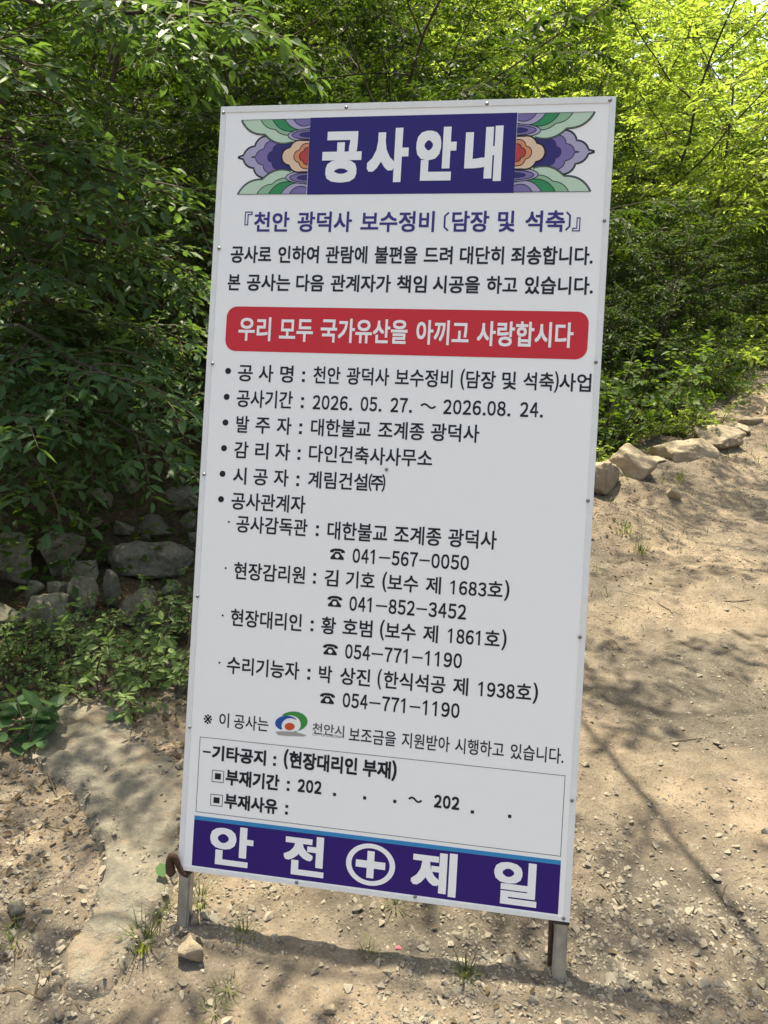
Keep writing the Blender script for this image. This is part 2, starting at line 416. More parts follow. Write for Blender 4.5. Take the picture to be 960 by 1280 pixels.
# --- lettering: text is set glyph by glyph into boxes measured on the board
fc = bpy.data.curves.new('type', 'FONT'); fo = bpy.data.objects.new('type', fc); col.objects.link(fo)
fc.resolution_u = 3; fc.fill_mode = 'BOTH'
def glyphs(txt, bold):
    fc.body = txt; fc.offset = bold
    bpy.context.view_layer.update()
    me = bpy.data.meshes.new_from_object(fo.evaluated_get(bpy.context.evaluated_depsgraph_get()))
    n = len(me.vertices); co = np.empty(n * 3, np.float32); me.vertices.foreach_get('co', co); co = co.reshape(-1, 3)[:, :2].copy()
    fs = [list(pg.vertices) for pg in me.polygons]
    bpy.data.meshes.remove(me)
    return co, fs
_h, _ = glyphs('한빛관', 0); HREF = (_h[:, 1].min(), _h[:, 1].max())
_d, _ = glyphs('0568', 0); DREF = (_d[:, 1].min(), _d[:, 1].max())
class Print:
    """flat print on the board: polygons in board metres, one material slot per colour"""
    def __init__(s): s.v = []; s.f = []; s.m = []; s.mats = []
    def slot(s, mt):
        if mt not in s.mats: s.mats.append(mt)
        return s.mats.index(mt)
    def poly(s, pts, mt, y):
        k = len(s.v)
        s.v += [P(u, v, y) for u, v in pts]; s.f.append(list(range(k, k + len(pts)))); s.m.append(s.slot(mt))
    def text(s, txt, box, mt, y, bold=.01, ref=None):
        """box = u0,u1,v0,v1; ref 'h' maps the type's own height, 'd' sets figures in even cells, None maps the ink"""
        u0, u1, v0, v1 = box
        if ref == 'd':
            n = sum(.5 if c == '.' else 1 for c in txt); w = (u1 - u0) / n; u = u0; h = v1 - v0
            for c in txt:
                if c == '.':
                    a = .0062; s.poly([(u + .12 * w, v0), (u + .12 * w + a, v0), (u + .12 * w + a, v0 + a), (u + .12 * w, v0 + a)], mt, y); u += .5 * w
                    continue
                if c == '1':
                    t = .13 * h; a, b = u + .60 * w, u + .60 * w - t
                    s.poly([(b, v0), (a, v0), (a, v1), (b + .25 * t, v1), (b - .28 * w, v1 - .20 * h), (b - .28 * w, v1 - .31 * h), (b, v1 - .20 * h)], mt, y)
                else:
                    s.text(chr(ord(c) - 48 + 0xFF10), (u + .06 * w, u + .93 * w, v0 - (.01 * h if c != '7' and c != '4' else 0), v1), mt, y, bold, None)
                u += w
            return
        thin = 0.0; ring = bold
        co, fs = glyphs(txt, thin)
        x0, x1 = co[:, 0].min() - ring, co[:, 0].max() + ring
        y0, y1 = HREF if ref == 'h' else (co[:, 1].min() - ring, co[:, 1].max() + ring)
        if ref: y0 -= bold; y1 += bold
        sl = s.slot(mt)
        steps = [(0, 0)]
        if ring > .0005:
            nn = 4 if ring < .030 else 8
            if nn == 4: ring *= .8
            steps += [(ring * i, ring * j) for i in (-1, -.5, 0, .5, 1) for j in (-1, -.5, 0, .5, 1) if max(abs(i), abs(j)) == 1 and (nn == 8 or abs(i * j) == 1)]
        for i, (dx, dy) in enumerate(steps):
            k = len(s.v); yy = y - .00002 * i
            s.v += [P(u0 + (a + dx - x0) / (x1 - x0) * (u1 - u0), v0 + (b + dy - y0) / (y1 - y0) * (v1 - v0), yy) for a, b in co]
            for f in fs: s.f.append([j + k for j in f]); s.m.append(sl)
    def ribbon(s, pts, w, mt, y):
        pts = np.array(pts, float)
        d = np.gradient(pts, axis=0); d /= np.linalg.norm(d, axis=1)[:, None] + 1e-9
        n = np.stack([-d[:, 1], d[:, 0]], 1) * w / 2
        for i in range(len(pts) - 1):
            s.poly([pts[i] - n[i], pts[i + 1] - n[i + 1], pts[i + 1] + n[i + 1], pts[i] + n[i]], mt, y)
    def build(s, name, parent):
        me = bpy.data.meshes.new(name); me.from_pydata(s.v, [], s.f)
        for mt in s.mats: me.materials.append(mt)
        me.polygons.foreach_set('material_index', s.m); me.update()
        b = bmesh.new(); b.from_mesh(me)
        for f in b.faces:
            f.normal_update()
            if f.normal.y > 0: f.normal_flip()
        bmesh.ops.triangulate(b, faces=[f for f in b.faces if len(f.verts) > 4])
        b.to_mesh(me); b.free()
        o = bpy.data.objects.new(name, me); col.objects.link(o); o.parent = parent
        return o
L0, L1, L2 = -.0005, -.0010, -.0015

def quad(x): return [uv(*q) for q in x]
# title banner
pr = Print(); q = quad([(393, 149), (652, 142.6), (646.7, 242.9), (388, 245)])
pr.poly(q, M['navy'], L0); banner = pr.build('title_banner', board)
pr = Print()
def C(o, x, y): return (o[0] + x / 3, o[1] + y / 3)          # crop pixel -> photograph pixel
def row(pr, o_list, tops, words, mt, y, bold=.01, ref='h'):
    """tops: [(origin,x,ytop,ybot)] fixes the line's height on the board; words: (text, origin, x0, x1[, ref])"""
    vt = np.mean([uv(*C(o, x, a))[1] for o, x, a, b in tops]); vb = np.mean([uv(*C(o, x, b))[1] for o, x, a, b in tops])
    def u_at(o, x):
        px = o[0] + x / 3
        (o0, x0, a0, b0), (o1, x1, a1, b1) = tops[0], tops[-1]
        p0 = C(o0, x0, (a0 + b0) / 2); p1 = C(o1, x1, (a1 + b1) / 2)
        py = p0[1] + (px - p0[0]) * ((p1[1] - p0[1]) / (p1[0] - p0[0]) if abs(p1[0] - p0[0]) > 5 else .1)
        return uv(px, py)[0]
    for w in words:
        txt, o, x0, x1 = w[:4]; rf = w[4] if len(w) > 4 else ref
        u0, u1 = u_at(o, x0), u_at(o, x1); h = vt - vb
        if txt == ':':
            uc = (u0 + u1) / 2; a = .0034
            for f in (.16, .60): pr.poly([(uc - a, vb + f * h - a), (uc + a, vb + f * h - a), (uc + a, vb + f * h + a), (uc - a, vb + f * h + a)], mt, y)
        elif txt == '*':
            uc = (u0 + u1) / 2; a = (u1 - u0) / 2
            pr.poly([(uc + a * math.cos(t), (vt + vb) / 2 + a * math.sin(t)) for t in np.linspace(0, 2 * math.pi, 20)[:-1]], mt, y)
        elif txt == '-':
            vc = (vt + vb) / 2 - .01 * h
            pr.poly([(u0, vc - .055 * h), (u1, vc - .055 * h), (u1, vc + .055 * h), (u0, vc + .055 * h)], mt, y)
        elif txt in '()':
            co_b = bold; e = .09 * h
            pr.text(txt, (u0, u1, vb - e, vt + e), mt, y, co_b, None)
        elif txt in ('~', '.'):
            if txt == '.':
                a = .0036; uc = (u0 + u1) / 2; pr.poly([(uc - a, vb), (uc + a, vb), (uc + a, vb + 2 * a), (uc - a, vb + 2 * a)], mt, y)
            else: 
                t = np.linspace(0, 1, 17)
                pr.ribbon([(u0 + k * (u1 - u0), (vb + vt) / 2 + .13 * h * math.sin(2 * math.pi * k)) for k in t], .13 * h, mt, y)
        else:
            pr.text(txt, (u0, u1, vb, vt), mt, y, bold, rf)
c1, c2, c3, c4, c5, c6, c7, c8 = (270, 120), (480, 110), (260, 290), (460, 290), (250, 450), (460, 450), (240, 630), (440, 630)
c9, c10, c11, c12 = (230, 810), (420, 810), (200, 980), (420, 1000)
row(pr, 0, [(c1, 485, 128, 332), (c2, 400, 150, 353)], [('공', c1, 413, 560), ('사', c1, 582, 736), ('안', c1, 764, 915), ('내', c2, 318, 458)], M['white_ink'], L1, .046)
pr.build('title_lettering', banner)
# project name
pr = Print(); K = M['violet_ink']
row(pr, 0, [(c1, 220, 437, 514), (c2, 600, 466, 547)], [('천안', c1, 155, 288), ('광덕사', c1, 318, 523), ('보수정비', c1, 555, 833), ('담장', c2, 268, 408), ('및', c2, 440, 505), ('석축', c2, 543, 693)], K, L0, .028)
row(pr, 0, [(c1, 130, 438, 490), (c1, 160, 438, 490)], [('『', c1, 120, 149, None)], K, L0, .012)
row(pr, 0, [(c2, 720, 490, 543), (c2, 760, 490, 543)], [('』', c2, 720, 750, None)], K, L0, .012)
for o, x0, x1, ya, yb, flip in ((c1, 868, 883, 442, 510, 0), (c2, 699, 713, 470, 538, 1)):
    a = uv(*C(o, x0, ya)); b = uv(*C(o, x1, yb)); u0, u1 = a[0], b[0]; v1, v0 = a[1], b[1]
    if flip: u0, u1 = u1, u0
    pr.ribbon([(u1, v1), (u0 + .25 * (u1 - u0), v1 - .008), (u0 + .25 * (u1 - u0), v0 + .008), (u1, v0)], .0042, K, L0)
pr.build('project_lettering', board)
# apology
pr = Print(); K = M['ink']
row(pr, 0, [(c3, 200, 54, 121), (c4, 760, 61, 129)], [('공사로', c3, 97, 250), ('인하여', c3, 275, 428), ('관람에', c3, 453, 610), ('불편을', c4, 37, 198), ('드려', c4, 222, 330), ('대단히', c4, 357, 523), ('죄송합니다.', c4, 550, 857)], K, L0, .028)
row(pr, 0, [(c3, 110, 159, 223), (c4, 760, 173, 242)], [('본', c3, 85, 133), ('공사는', c3, 157, 320), ('다음', c3, 342, 447), ('관계자가', c3, 472, 698), ('책임', c3, 720, 832), ('시공을', c4, 255, 432), ('하고', c4, 457, 573), ('있습니다.', c4, 600, 857)], K, L0, .028)
pr.build('apology_lettering', board)
# red slogan band
def rrect(u0, u1, v0, v1, r, n=8):
    pts = []
    for cx, cy, a0 in ((u1 - r, v1 - r, 0), (u0 + r, v1 - r, 90), (u0 + r, v0 + r, 180), (u1 - r, v0 + r, 270)):
        for k in range(n + 1):
            a = math.radians(a0 + 90 * k / n); pts.append((cx + r * math.cos(a), cy + r * math.sin(a)))
    return pts
pr = Print(); a = uv(286, 411); b = uv(739, 421)
vt = (uv(400, 386)[1] + uv(650, 389.8)[1]) / 2; vb = (uv(400, 443)[1] + uv(650, 448.5)[1]) / 2
pr.poly(rrect(a[0], b[0], vb, vt, .026), M['red'], L0); band = pr.build('slogan_band', board)
pr = Print()
row(pr, 0, [(c3, 185, 320, 412), (c4, 720, 346, 440)], [('우리', c3, 125, 247), ('모두', c3, 278, 405), ('국가유산을', c3, 433, 760), ('아끼고', c4, 192, 390), ('사랑합시다', c4, 420, 782)], M['white_ink'], L1, .028)
pr.build('slogan_lettering', band)
# particulars
pr = Print(); K = M['ink']
def bullet(o, x, y, r=12):
    u, v = uv(*C(o, x, y)); k = r / 3 * .001826
    pr.poly([(u + k * math.cos(t), v + k * math.sin(t)) for t in np.linspace(0, 2 * math.pi, 18)[:-1]], K, L0)
B_ = .020
bullet(c5, 115, 45); row(pr, 0, [(c5, 180, 18, 83), (c6, 820, 57, 126)], [('공', c5, 152, 208), ('사', c5, 230, 285), ('명', c5, 310, 360), (':', c5, 393, 404), ('천안', c5, 435, 537), ('광덕사', c5, 560, 720), ('보수정비', c6, 112, 328), ('(', c6, 357, 373), ('담장', c6, 378, 490), ('및', c6, 513, 567), ('석축', c6, 593, 708), (')', c6, 710, 726), ('사업', c6, 728, 848)], K, L0, B_)
pr.build('particulars_line', board); pr = Print()
bullet(c5, 109, 142); row(pr, 0, [(c5, 180, 113, 180), (c5, 330, 122, 188)], [('공사기간', c5, 147, 357), (':', c5, 388, 399)], K, L0, B_)
row(pr, 0, [(c5, 500, 135, 190), (c6, 620, 164, 219)], [('2026.', c5, 430, 583, 'd'), ('05.', c5, 610, 693, 'd'), ('27.', c5, 722, 808, 'd'), ('~', c5, 838, 893), ('2026.08.', c6, 290, 548, 'd'), ('24.', c6, 578, 670, 'd')], K, L0, .024)
pr.build('particulars_line', board); pr = Print()
bullet(c5, 104, 238); row(pr, 0, [(c5, 170, 210, 275), (c6, 400, 248, 316)], [('발', c5, 145, 193), ('주', c5, 217, 272), ('자', c5, 297, 352), (':', c5, 381, 392), ('대한불교', c5, 425, 650), ('조계종', c6, 47, 220), ('광덕사', c6, 245, 427)], K, L0, B_)
pr.build('particulars_line', board); pr = Print()
bullet(c5, 98, 334); row(pr, 0, [(c5, 165, 306, 371), (c5, 850, 341, 407)], [('감', c5, 137, 190), ('리', c5, 215, 265), ('자', c5, 290, 347), (':', c5, 374, 386), ('다인건축사사무소', c5, 417, 880)], K, L0, B_)
pr.build('particulars_line', board); pr = Print()
bullet(c5, 92, 430); row(pr, 0, [(c5, 155, 403, 467), (c5, 610, 430, 496)], [('시', c5, 132, 182), ('공', c5, 208, 262), ('자', c5, 285, 340), (':', c5, 369, 381), ('계림건설', c5, 413, 637), ('㈜', c5, 640, 703)], K, L0, B_)
pr.build('particulars_line', board); pr = Print()
bullet(c5, 86, 525); row(pr, 0, [(c5, 150, 499, 565), (c5, 380, 511, 578)], [('공사관계자', c5, 125, 403)], K, L0, B_)
def phone(o, x0, x1, ya, yb):
    u0, v1 = uv(*C(o, x0, ya)); u1, v0 = uv(*C(o, x1, yb)); w = u1 - u0; h = v1 - v0
    def q(pts, mt=K, y=L0): pr.poly([(u0 + a * w, v0 + b * h) for a, b in pts], mt, y)
    q([(.0, .62), (.0, .78), (.12, .92), (.35, 1.0), (.65, 1.0), (.88, .92), (1.0, .78), (1.0, .62), (.76, .62), (.74, .76), (.26, .76), (.24, .62)])
    q([(.34, .70), (.66, .70), (.72, .56), (.95, .18), (.95, 0), (.05, 0), (.05, .18), (.28, .56)])
    q([(.5 + .15 * math.cos(t), .33 + .19 * math.sin(t)) for t in np.linspace(0, 2 * math.pi, 15)[:-1]], M['white_ink'], L1)
def number(o, x0, o2, x1, ya, yb, yc, yd, txt, fr):
    """fr: the three blocks' x ranges as fractions of the whole, hyphens between"""
    pa = C(o, x0, (ya + yb) / 2); pb = C(o2, x1, (yc + yd) / 2)
    u0 = uv(*pa)[0]; u1 = uv(*pb)[0]
    vt = (uv(*C(o, x0, ya))[1] + uv(*C(o2, x1, yc))[1]) / 2; vb = (uv(*C(o, x0, yb))[1] + uv(*C(o2, x1, yd))[1]) / 2
    h = vt - vb
    for (a, b), tx in zip(fr, txt.split('-')): pr.text(tx, (u0 + a * (u1 - u0), u0 + b * (u1 - u0), vb, vt), K, L0, .024, 'd')
    for a, b in ((fr[0][1], fr[1][0]), (fr[1][1], fr[2][0])):
        e = .008; pr.poly([(u0 + (a + e) * (u1 - u0), vb + .425 * h), (u0 + (b - e) * (u1 - u0), vb + .425 * h), (u0 + (b - e) * (u1 - u0), vb + .535 * h), (u0 + (a + e) * (u1 - u0), vb + .535 * h)], K, L0)
FR = [(0, .225), (.338, .57), (.675, 1.0)]
def dot(o, x, y): bullet(o, x, y, 4)
pr.build('particulars_line', board); pr = Print()
dot(c7, 145, 70); row(pr, 0, [(c7, 200, 46, 111), (c7, 415, 58, 124)], [('공사감독관', c7, 173, 440), (':', c7, 472, 483)], K, L0, B_)
row(pr, 0, [(c7, 530, 66, 136), (c8, 530, 104, 174)], [('대한불교', c7, 515, 740), ('조계종', c8, 165, 342), ('광덕사', c8, 368, 550)], K, L0, B_)
pr.build('particulars_line', board); pr = Print()
phone(c7, 525, 578, 168, 213); number(c7, 607, c8, 448, 167, 223, 198, 252, '041-567-0050', FR)
pr.build('particulars_line', board); pr = Print()
dot(c7, 132, 243); row(pr, 0, [(c7, 190, 221, 288), (c7, 405, 235, 301)], [('현장감리원', c7, 163, 430), (':', c7, 460, 472)], K, L0, B_)
row(pr, 0, [(c7, 530, 246, 311), (c8, 545, 293, 359)], [('김', c7, 503, 555), ('기호', c7, 583, 692), ('(', c7, 720, 737), ('보수', c7, 740, 855), ('제', c8, 283, 340), ('호', c8, 515, 572), (')', c8, 578, 597)], K, L0, B_)
row(pr, 0, [(c8, 385, 288, 341), (c8, 495, 297, 350)], [('1683', c8, 370, 513, 'd')], K, L0, .024)
pr.build('particulars_line', board); pr = Print()
phone(c7, 515, 567, 345, 390); number(c7, 594, c8, 437, 347, 403, 380, 436, '041-852-3452', FR)
pr.build('particulars_line', board); pr = Print()
dot(c7, 120, 420); row(pr, 0, [(c7, 175, 397, 464), (c7, 395, 412, 477)], [('현장대리인', c7, 150, 417), (':', c7, 450, 462)], K, L0, B_)
row(pr, 0, [(c7, 520, 425, 490), (c8, 530, 475, 543)], [('황', c7, 490, 545), ('호범', c7, 570, 682), ('(', c7, 710, 727), ('보수', c7, 730, 845), ('제', c8, 272, 328), ('호', c8, 503, 560), (')', c8, 567, 585)], K, L0, B_)
row(pr, 0, [(c8, 375, 468, 523), (c8, 485, 478, 533)], [('1861', c8, 360, 500, 'd')], K, L0, .024)
pr.build('particulars_line', board); pr = Print()
phone(c7, 497, 550, 525, 570); number(c7, 577, c8, 420, 527, 583, 562, 617, '054-771-1190', FR)
pr.build('particulars_line', board); pr = Print()
dot(c9, 137, 57); row(pr, 0, [(c9, 190, 36, 102), (c9, 415, 51, 118)], [('수리기능자', c9, 165, 437), (':', c9, 467, 479)], K, L0, B_)
row(pr, 0, [(c9, 535, 64, 130), (c10, 710, 137, 205)], [('박', c9, 510, 560), ('상진', c9, 590, 703), ('(', c9, 730, 745), ('한식석공', c10, 183, 415), ('제', c10, 443, 500), ('호', c10, 680, 737), (')', c10, 743, 762)], K, L0, B_)
row(pr, 0, [(c10, 550, 127, 182), (c10, 660, 138, 193)], [('1938', c10, 533, 677, 'd')], K, L0, .024)
pr.build('particulars_line', board); pr = Print()
phone(c9, 515, 568, 168, 213); number(c9, 597, c10, 470, 168, 224, 210, 265, '054-771-1190', FR)
pr.build('particulars_line', board)
# subsidy line with the city emblem
pr = Print()
row(pr, 0, [(c9, 85, 250, 287), (c9, 105, 250, 287)], [('※', c9, 77, 108, None)], K, L0, .006)
row(pr, 0, [(c9, 150, 246, 301), (c9, 300, 257, 312)], [('이', c9, 135, 172), ('공사는', c9, 190, 320)], K, L0, .012)
row(pr, 0, [(c9, 650, 298, 354), (c10, 820, 376, 436)], [('보조금을', c10, 52, 228), ('지원받아', c10, 250, 430), ('시행하고', c10, 450, 633), ('있습니다.', c10, 658, 857)], K, L0, .012)
pr.build('subsidy_lettering', board)
pr = Print(); c13 = (330, 880)
def e8(x, y): return uv(330 + x / 8, 880 + y / 8)
def arc(cx, cy, rx, ry, a0, a1, n=16): return [(cx + rx * math.cos(math.radians(a)), cy - ry * math.sin(math.radians(a))) for a in np.linspace(a0, a1, n)]
g = arc(300, 178, 145, 100, 142, -88) + arc(268, 208, 108, 92, -60, 118)
pr.poly([e8(*q) for q in g], M['logo_green'], L0)
g = arc(235, 195, 115, 75, 28, 238) + arc(272, 220, 88, 76, 205, 52)
pr.poly([e8(*q) for q in g], M['logo_blue'], L1)
pr.poly([e8(*q) for q in arc(265, 228, 50, 37, 0, 345, 22)], M['logo_red'], L1)
pr.poly([e8(*q) for q in [(120, 280), (200, 276), (330, 284), (440, 318), (400, 328), (240, 322), (150, 315)]], M['logo_grey'], L0)
row(pr, 0, [(c9, 500, 284, 326), (c9, 590, 290, 332)], [('천안시', c9, 485, 604)], M['ink_grey'], L0, .016)
row(pr, 0, [(c9, 495, 321, 331), (c9, 595, 329, 339)], [('CITY OF CHEONAN', c9, 485, 603, None)], M['ink_grey'], L0, .0)
pr.build('city_emblem', board)
# remarks box
pr = Print(); q = quad([(251, 921), (707.3, 970), (701.7, 1071.7), (245, 1014)])
q = [np.array(k) for k in q]; us = [(q[0][0] + q[3][0]) / 2, (q[1][0] + q[2][0]) / 2]; vs_ = [(q[0][1] + q[1][1]) / 2, (q[2][1] + q[3][1]) / 2]
w = .0011
for a in ((us[0], us[1], vs_[0] - w, vs_[0]), (us[0], us[1], vs_[1], vs_[1] + w), (us[0], us[0] + w, vs_[1] + w, vs_[0] - w), (us[1] - w, us[1], vs_[1] + w, vs_[0] - w)):
    pr.poly([(a[0], a[2]), (a[1], a[2]), (a[1], a[3]), (a[0], a[3])], K, L0)
row(pr, 0, [(c9, 120, 367, 424), (c9, 290, 381, 439)], [('-', c9, 73, 103), ('기타공지', c9, 108, 310), (':', c9, 337, 349)], K, L0, .034)
row(pr, 0, [(c9, 420, 390, 455), (c9, 760, 424, 489)], [('(', c9, 377, 393), ('현장대리인', c9, 397, 652), ('부재', c9, 673, 778), (')', c9, 782, 800)], K, L0, .034)
row(pr, 0, [(c9, 180, 459, 519), (c9, 340, 472, 532)], [('부재기간', c9, 158, 360), (':', c9, 388, 399)], K, L0, .034)
row(pr, 0, [(c9, 440, 493, 541), (c9, 510, 499, 548)], [('202', c9, 427, 520, 'd')], K, L0, .034)
row(pr, 0, [(c9, 567, 508, 556), (c9, 793, 532, 582)], [('.', c9, 562, 573), ('.', c9, 675, 686), ('.', c9, 788, 799)], K, L0)
row(pr, 0, [(c9, 845, 540, 595), (c9, 893, 545, 600)], [('~', c9, 845, 893)], K, L0)
row(pr, 0, [(c10, 385, 551, 600), (c10, 455, 559, 607)], [('202', c10, 368, 467, 'd')], K, L0, .034)
row(pr, 0, [(c12, 514, 0, 51), (c12, 654, 15, 69)], [('.', c12, 509, 520), ('.', c12, 649, 660)], K, L0)
row(pr, 0, [(c11, 265, 40, 97), (c11, 425, 52, 109)], [('부재사유', c11, 243, 443), (':', c11, 471, 483)], K, L0, .034)
for o, x0, x1, ya, yb in ((c9, 108, 150, 457, 507), (c11, 192, 235, 37, 86)):
    u0, v1 = uv(*C(o, x0, ya)); u1, v0 = uv(*C(o, x1, yb)); w = .0014
    for a in ((u0, u1, v1 - w, v1), (u0, u1, v0, v0 + w), (u0, u0 + w, v0 + w, v1 - w), (u1 - w, u1, v0 + w, v1 - w)):
        pr.poly([(a[0], a[2]), (a[1], a[2]), (a[1], a[3]), (a[0], a[3])], K, L0)
    du = (u1 - u0) * .25; dv = (v1 - v0) * .25
    pr.poly([(u0 + du, v0 + dv), (u1 - du, v0 + dv), (u1 - du, v1 - dv), (u0 + du, v1 - dv)], K, L0)
pr.build('remarks_lettering', board)
# safety band
pr = Print()
tl, tr, br, bl = [np.array(k) for k in quad([(244, 1018.5), (701.7, 1076.7), (697.3, 1142.7), (239.3, 1081.7)])]
u0, u1 = (tl[0] + bl[0]) / 2, (tr[0] + br[0]) / 2; v1, v0 = (tl[1] + tr[1]) / 2, (bl[1] + br[1]) / 2
pr.poly([(u0, v0), (u1, v0), (u1, v1 - .0095), (u0, v1 - .0095)], M['band_navy'], L0)
pr.poly([(u0, v1 - .0095), (u1, v1 - .0095), (u1, v1), (u0, v1)], M['cyan'], L0)
safety = pr.build('safety_band', board)
pr = Print(); W = M['white_ink']
row(pr, 0, [(c11, 270, 158, 312), (c11, 540, 192, 345)], [('안', c11, 188, 350), ('전', c11, 465, 617)], W, L1, .033)
row(pr, 0, [(c12, 370, 190, 354), (c12, 680, 234, 398)], [('제', c12, 283, 453), ('일', c12, 592, 755)], W, L1, .033)
pr.build('safety_lettering', safety)
pr = Print(); cu, cv = uv(*C(c11, 790, 302)); ro = .056
ro = (uv(*C(c11, 882, 314))[0] - uv(*C(c11, 698, 290))[0]) / 2
n = 40
for k in range(n):
    a, b = 2 * math.pi * k / n, 2 * math.pi * (k + 1) / n; rv = ro * .84
    ri = .78
    pr.poly([(cu + ro * math.cos(a), cv + rv * math.sin(a)), (cu + ro * math.cos(b), cv + rv * math.sin(b)), (cu + ri * ro * math.cos(b), cv + ri * rv * math.sin(b)), (cu + ri * ro * math.cos(a), cv + ri * rv * math.sin(a))], W, L1)
a, b = ro * .60, ro * .145
pr.poly([(cu - a, cv - b), (cu + a, cv - b), (cu + a, cv + b), (cu - a, cv + b)], W, L1)
a *= .9
pr.poly([(cu - b, cv + b), (cu + b, cv + b), (cu + b, cv + a), (cu - b, cv + a)], W, L1)
pr.poly([(cu - b, cv - a), (cu + b, cv - a), (cu + b, cv - b), (cu - b, cv - b)], W, L1)
pr.build('cross_emblem', safety)
# painted lotus ornaments either side of the title
def e9(x, y): return uv(290 + x / 8, 130 + y / 8)
def smooth_line(pts, it=2):
    pts = [np.array(q, float) for q in pts]
    for _ in range(it):
        o = [pts[0]]
        for a, b in zip(pts[:-1], pts[1:]): o += [a * .75 + b * .25, a * .25 + b * .75]
        o.append(pts[-1]); pts = o
    return pts
def scallops(nodes, bulge):
    """chain of arcs through the cusps, each bulging to its left"""
    out = []
    for a, b in zip(nodes[:-1], nodes[1:]):
        a = np.array(a, float); b = np.array(b, float); d = b - a; n = np.array([-d[1], d[0]])
        for t in np.linspace(0, 1, 9)[:-1]: out.append(a + d * t + n * bulge * 4 * t * (1 - t))
    out.append(np.array(nodes[-1], float)); return out
edge_t, edge_b = e9(825, 160), e9(790, 915)
UB = (edge_t[0] + edge_b[0]) / 2
VT = (e9(90, 178)[1] + edge_t[1]) / 2; VB = (e9(45, 915)[1] + edge_b[1]) / 2; VC = (VT + VB) / 2
def S9(x, y):
    """left ornament crop (upper half) -> (distance out from banner, height above its middle), both 0..1-ish in metres"""
    xe = 825 - (y - 160) * .0464
    return ((xe - x) / 8 * .001826 * 1.0, (548 - y) / 8 * .001826 * (VT - VC) / ((548 - 168) / 8 * .001826))
def half(nodes): return [S9(*k) for k in nodes]
def ornament(side):
    pr = Print(); u_edge = UB if side < 0 else None
    ub = (uv(393, 149)[0] + uv(388, 245)[0]) / 2 if side < 0 else (uv(652, 142.6)[0] + uv(646.7, 242.9)[0]) / 2
    vm = VC if side < 0 else (uv(760, 139.5)[1] + uv(752, 243)[1]) / 2
    lay = [-.00030]
    def T(pts, sgn=1): return [(ub + side * a, vm + sgn * b) for a, b in pts]
    def shape(pts, mt, outline=.0020, sgns=(1,), double=False):
        lay[0] -= .00006
        for sg in sgns:
            pr.poly(T(pts['fill'], sg), M[mt], lay[0])
        lay[0] -= .00003
        for sg in sgns:
            pr.ribbon(T(pts['line'], sg), outline, M['ink'], lay[0])
            if double:
                ln = np.array(pts['line']); d = np.gradient(ln, axis=0); d /= np.linalg.norm(d, axis=1)[:, None] + 1e-9
                k = double
                pr.ribbon(T([tuple(q) for q in ln + np.stack([-d[:, 1], d[:, 0]], 1) * k], sg), outline, M['ink'], lay[0])
    def sym(line): return {'fill': line + [(a, -b) for a, b in reversed(line)], 'line': line + [(a, -b) for a, b in reversed(line)]}
    def top(line): return {'fill': line + [(0.0005, line[-1][1]), (0.0005, VT - VC)], 'line': line}
    pet = lambda nodes, bl: [tuple(q) for q in scallops(half(nodes), bl)]
    # middle lotus: three tiers, drawn from the cusp at the rim towards its tip
    shape(sym(pet([(520, 400), (350, 340), (240, 440), (120, 530)], .17) + half([(62, 548)])), 'lilac', double=.0022)
    shape(sym(pet([(520, 400), (400, 385), (335, 465), (245, 540)], .17) + half([(200, 548)])), 'mauve')
    shape(sym(pet([(690, 395), (480, 420), (425, 490), (372, 548)], .2)), 'indigo', .0008)
    b = -.16
    shape(top(pet([(90, 172), (340, 325), (640, 405)], .16)), 'mint', sgns=(1, -1), double=-.0024)
    shape(top(pet([(300, 172), (450, 270), (640, 325)], .14)), 'sage', sgns=(1, -1))
    shape(top(pet([(425, 172), (660, 290)], .17)), 'green', sgns=(1, -1))
    shape(top(pet([(555, 172), (815, 262)], .2)), 'lilac', sgns=(1, -1))
    shape(top(pet([(645, 172), (815, 234)], .2)), 'mauve', sgns=(1, -1))
    def oval(xl, y0, y1):
        c = S9(815, (y0 + y1) / 2); a = S9(xl, (y0 + y1) / 2)[0]; h = abs(S9(815, y0)[1] - S9(815, y1)[1]) / 2
        l = [(max(.0005, a * math.sin(t)), c[1] + h * math.cos(t)) for t in np.linspace(0.02, math.pi - .02, 18)]
        return {'fill': l, 'line': l}
    shape(oval(588, 270, 402), 'lilac', sgns=(1, -1)); shape(oval(630, 284, 378), 'mauve', sgns=(1, -1)); shape(oval(708, 304, 358), 'indigo', .0008, sgns=(1, -1))
    def fl(nodes, bl): return sym([(.0005, S9(*nodes[0])[1])] + [tuple(q) for q in scallops(half(nodes), bl)])
    shape(fl([(745, 392), (612, 462), (528, 548)], .20), 'peach', double=.0016)
    shape(fl([(790, 420), (712, 485), (652, 548)], .20), 'orange')
    shape(fl([(795, 462), (756, 500), (710, 548)], .20), 'crimson')
    o = 0.0009
    for sg in (1, -1):
        vv = (VT - VC) * sg
        pr.poly(T([(0, vv - o), (S9(90, 172)[0], vv - o), (S9(90, 172)[0], vv + o * .2), (0, vv + o * .2)]), M['ink'], lay[0] - .0001)
    pr.build('lotus_ornament', board)
ornament(-1); ornament(1)
bpy.data.objects.remove(fo); bpy.data.curves.remove(fc)

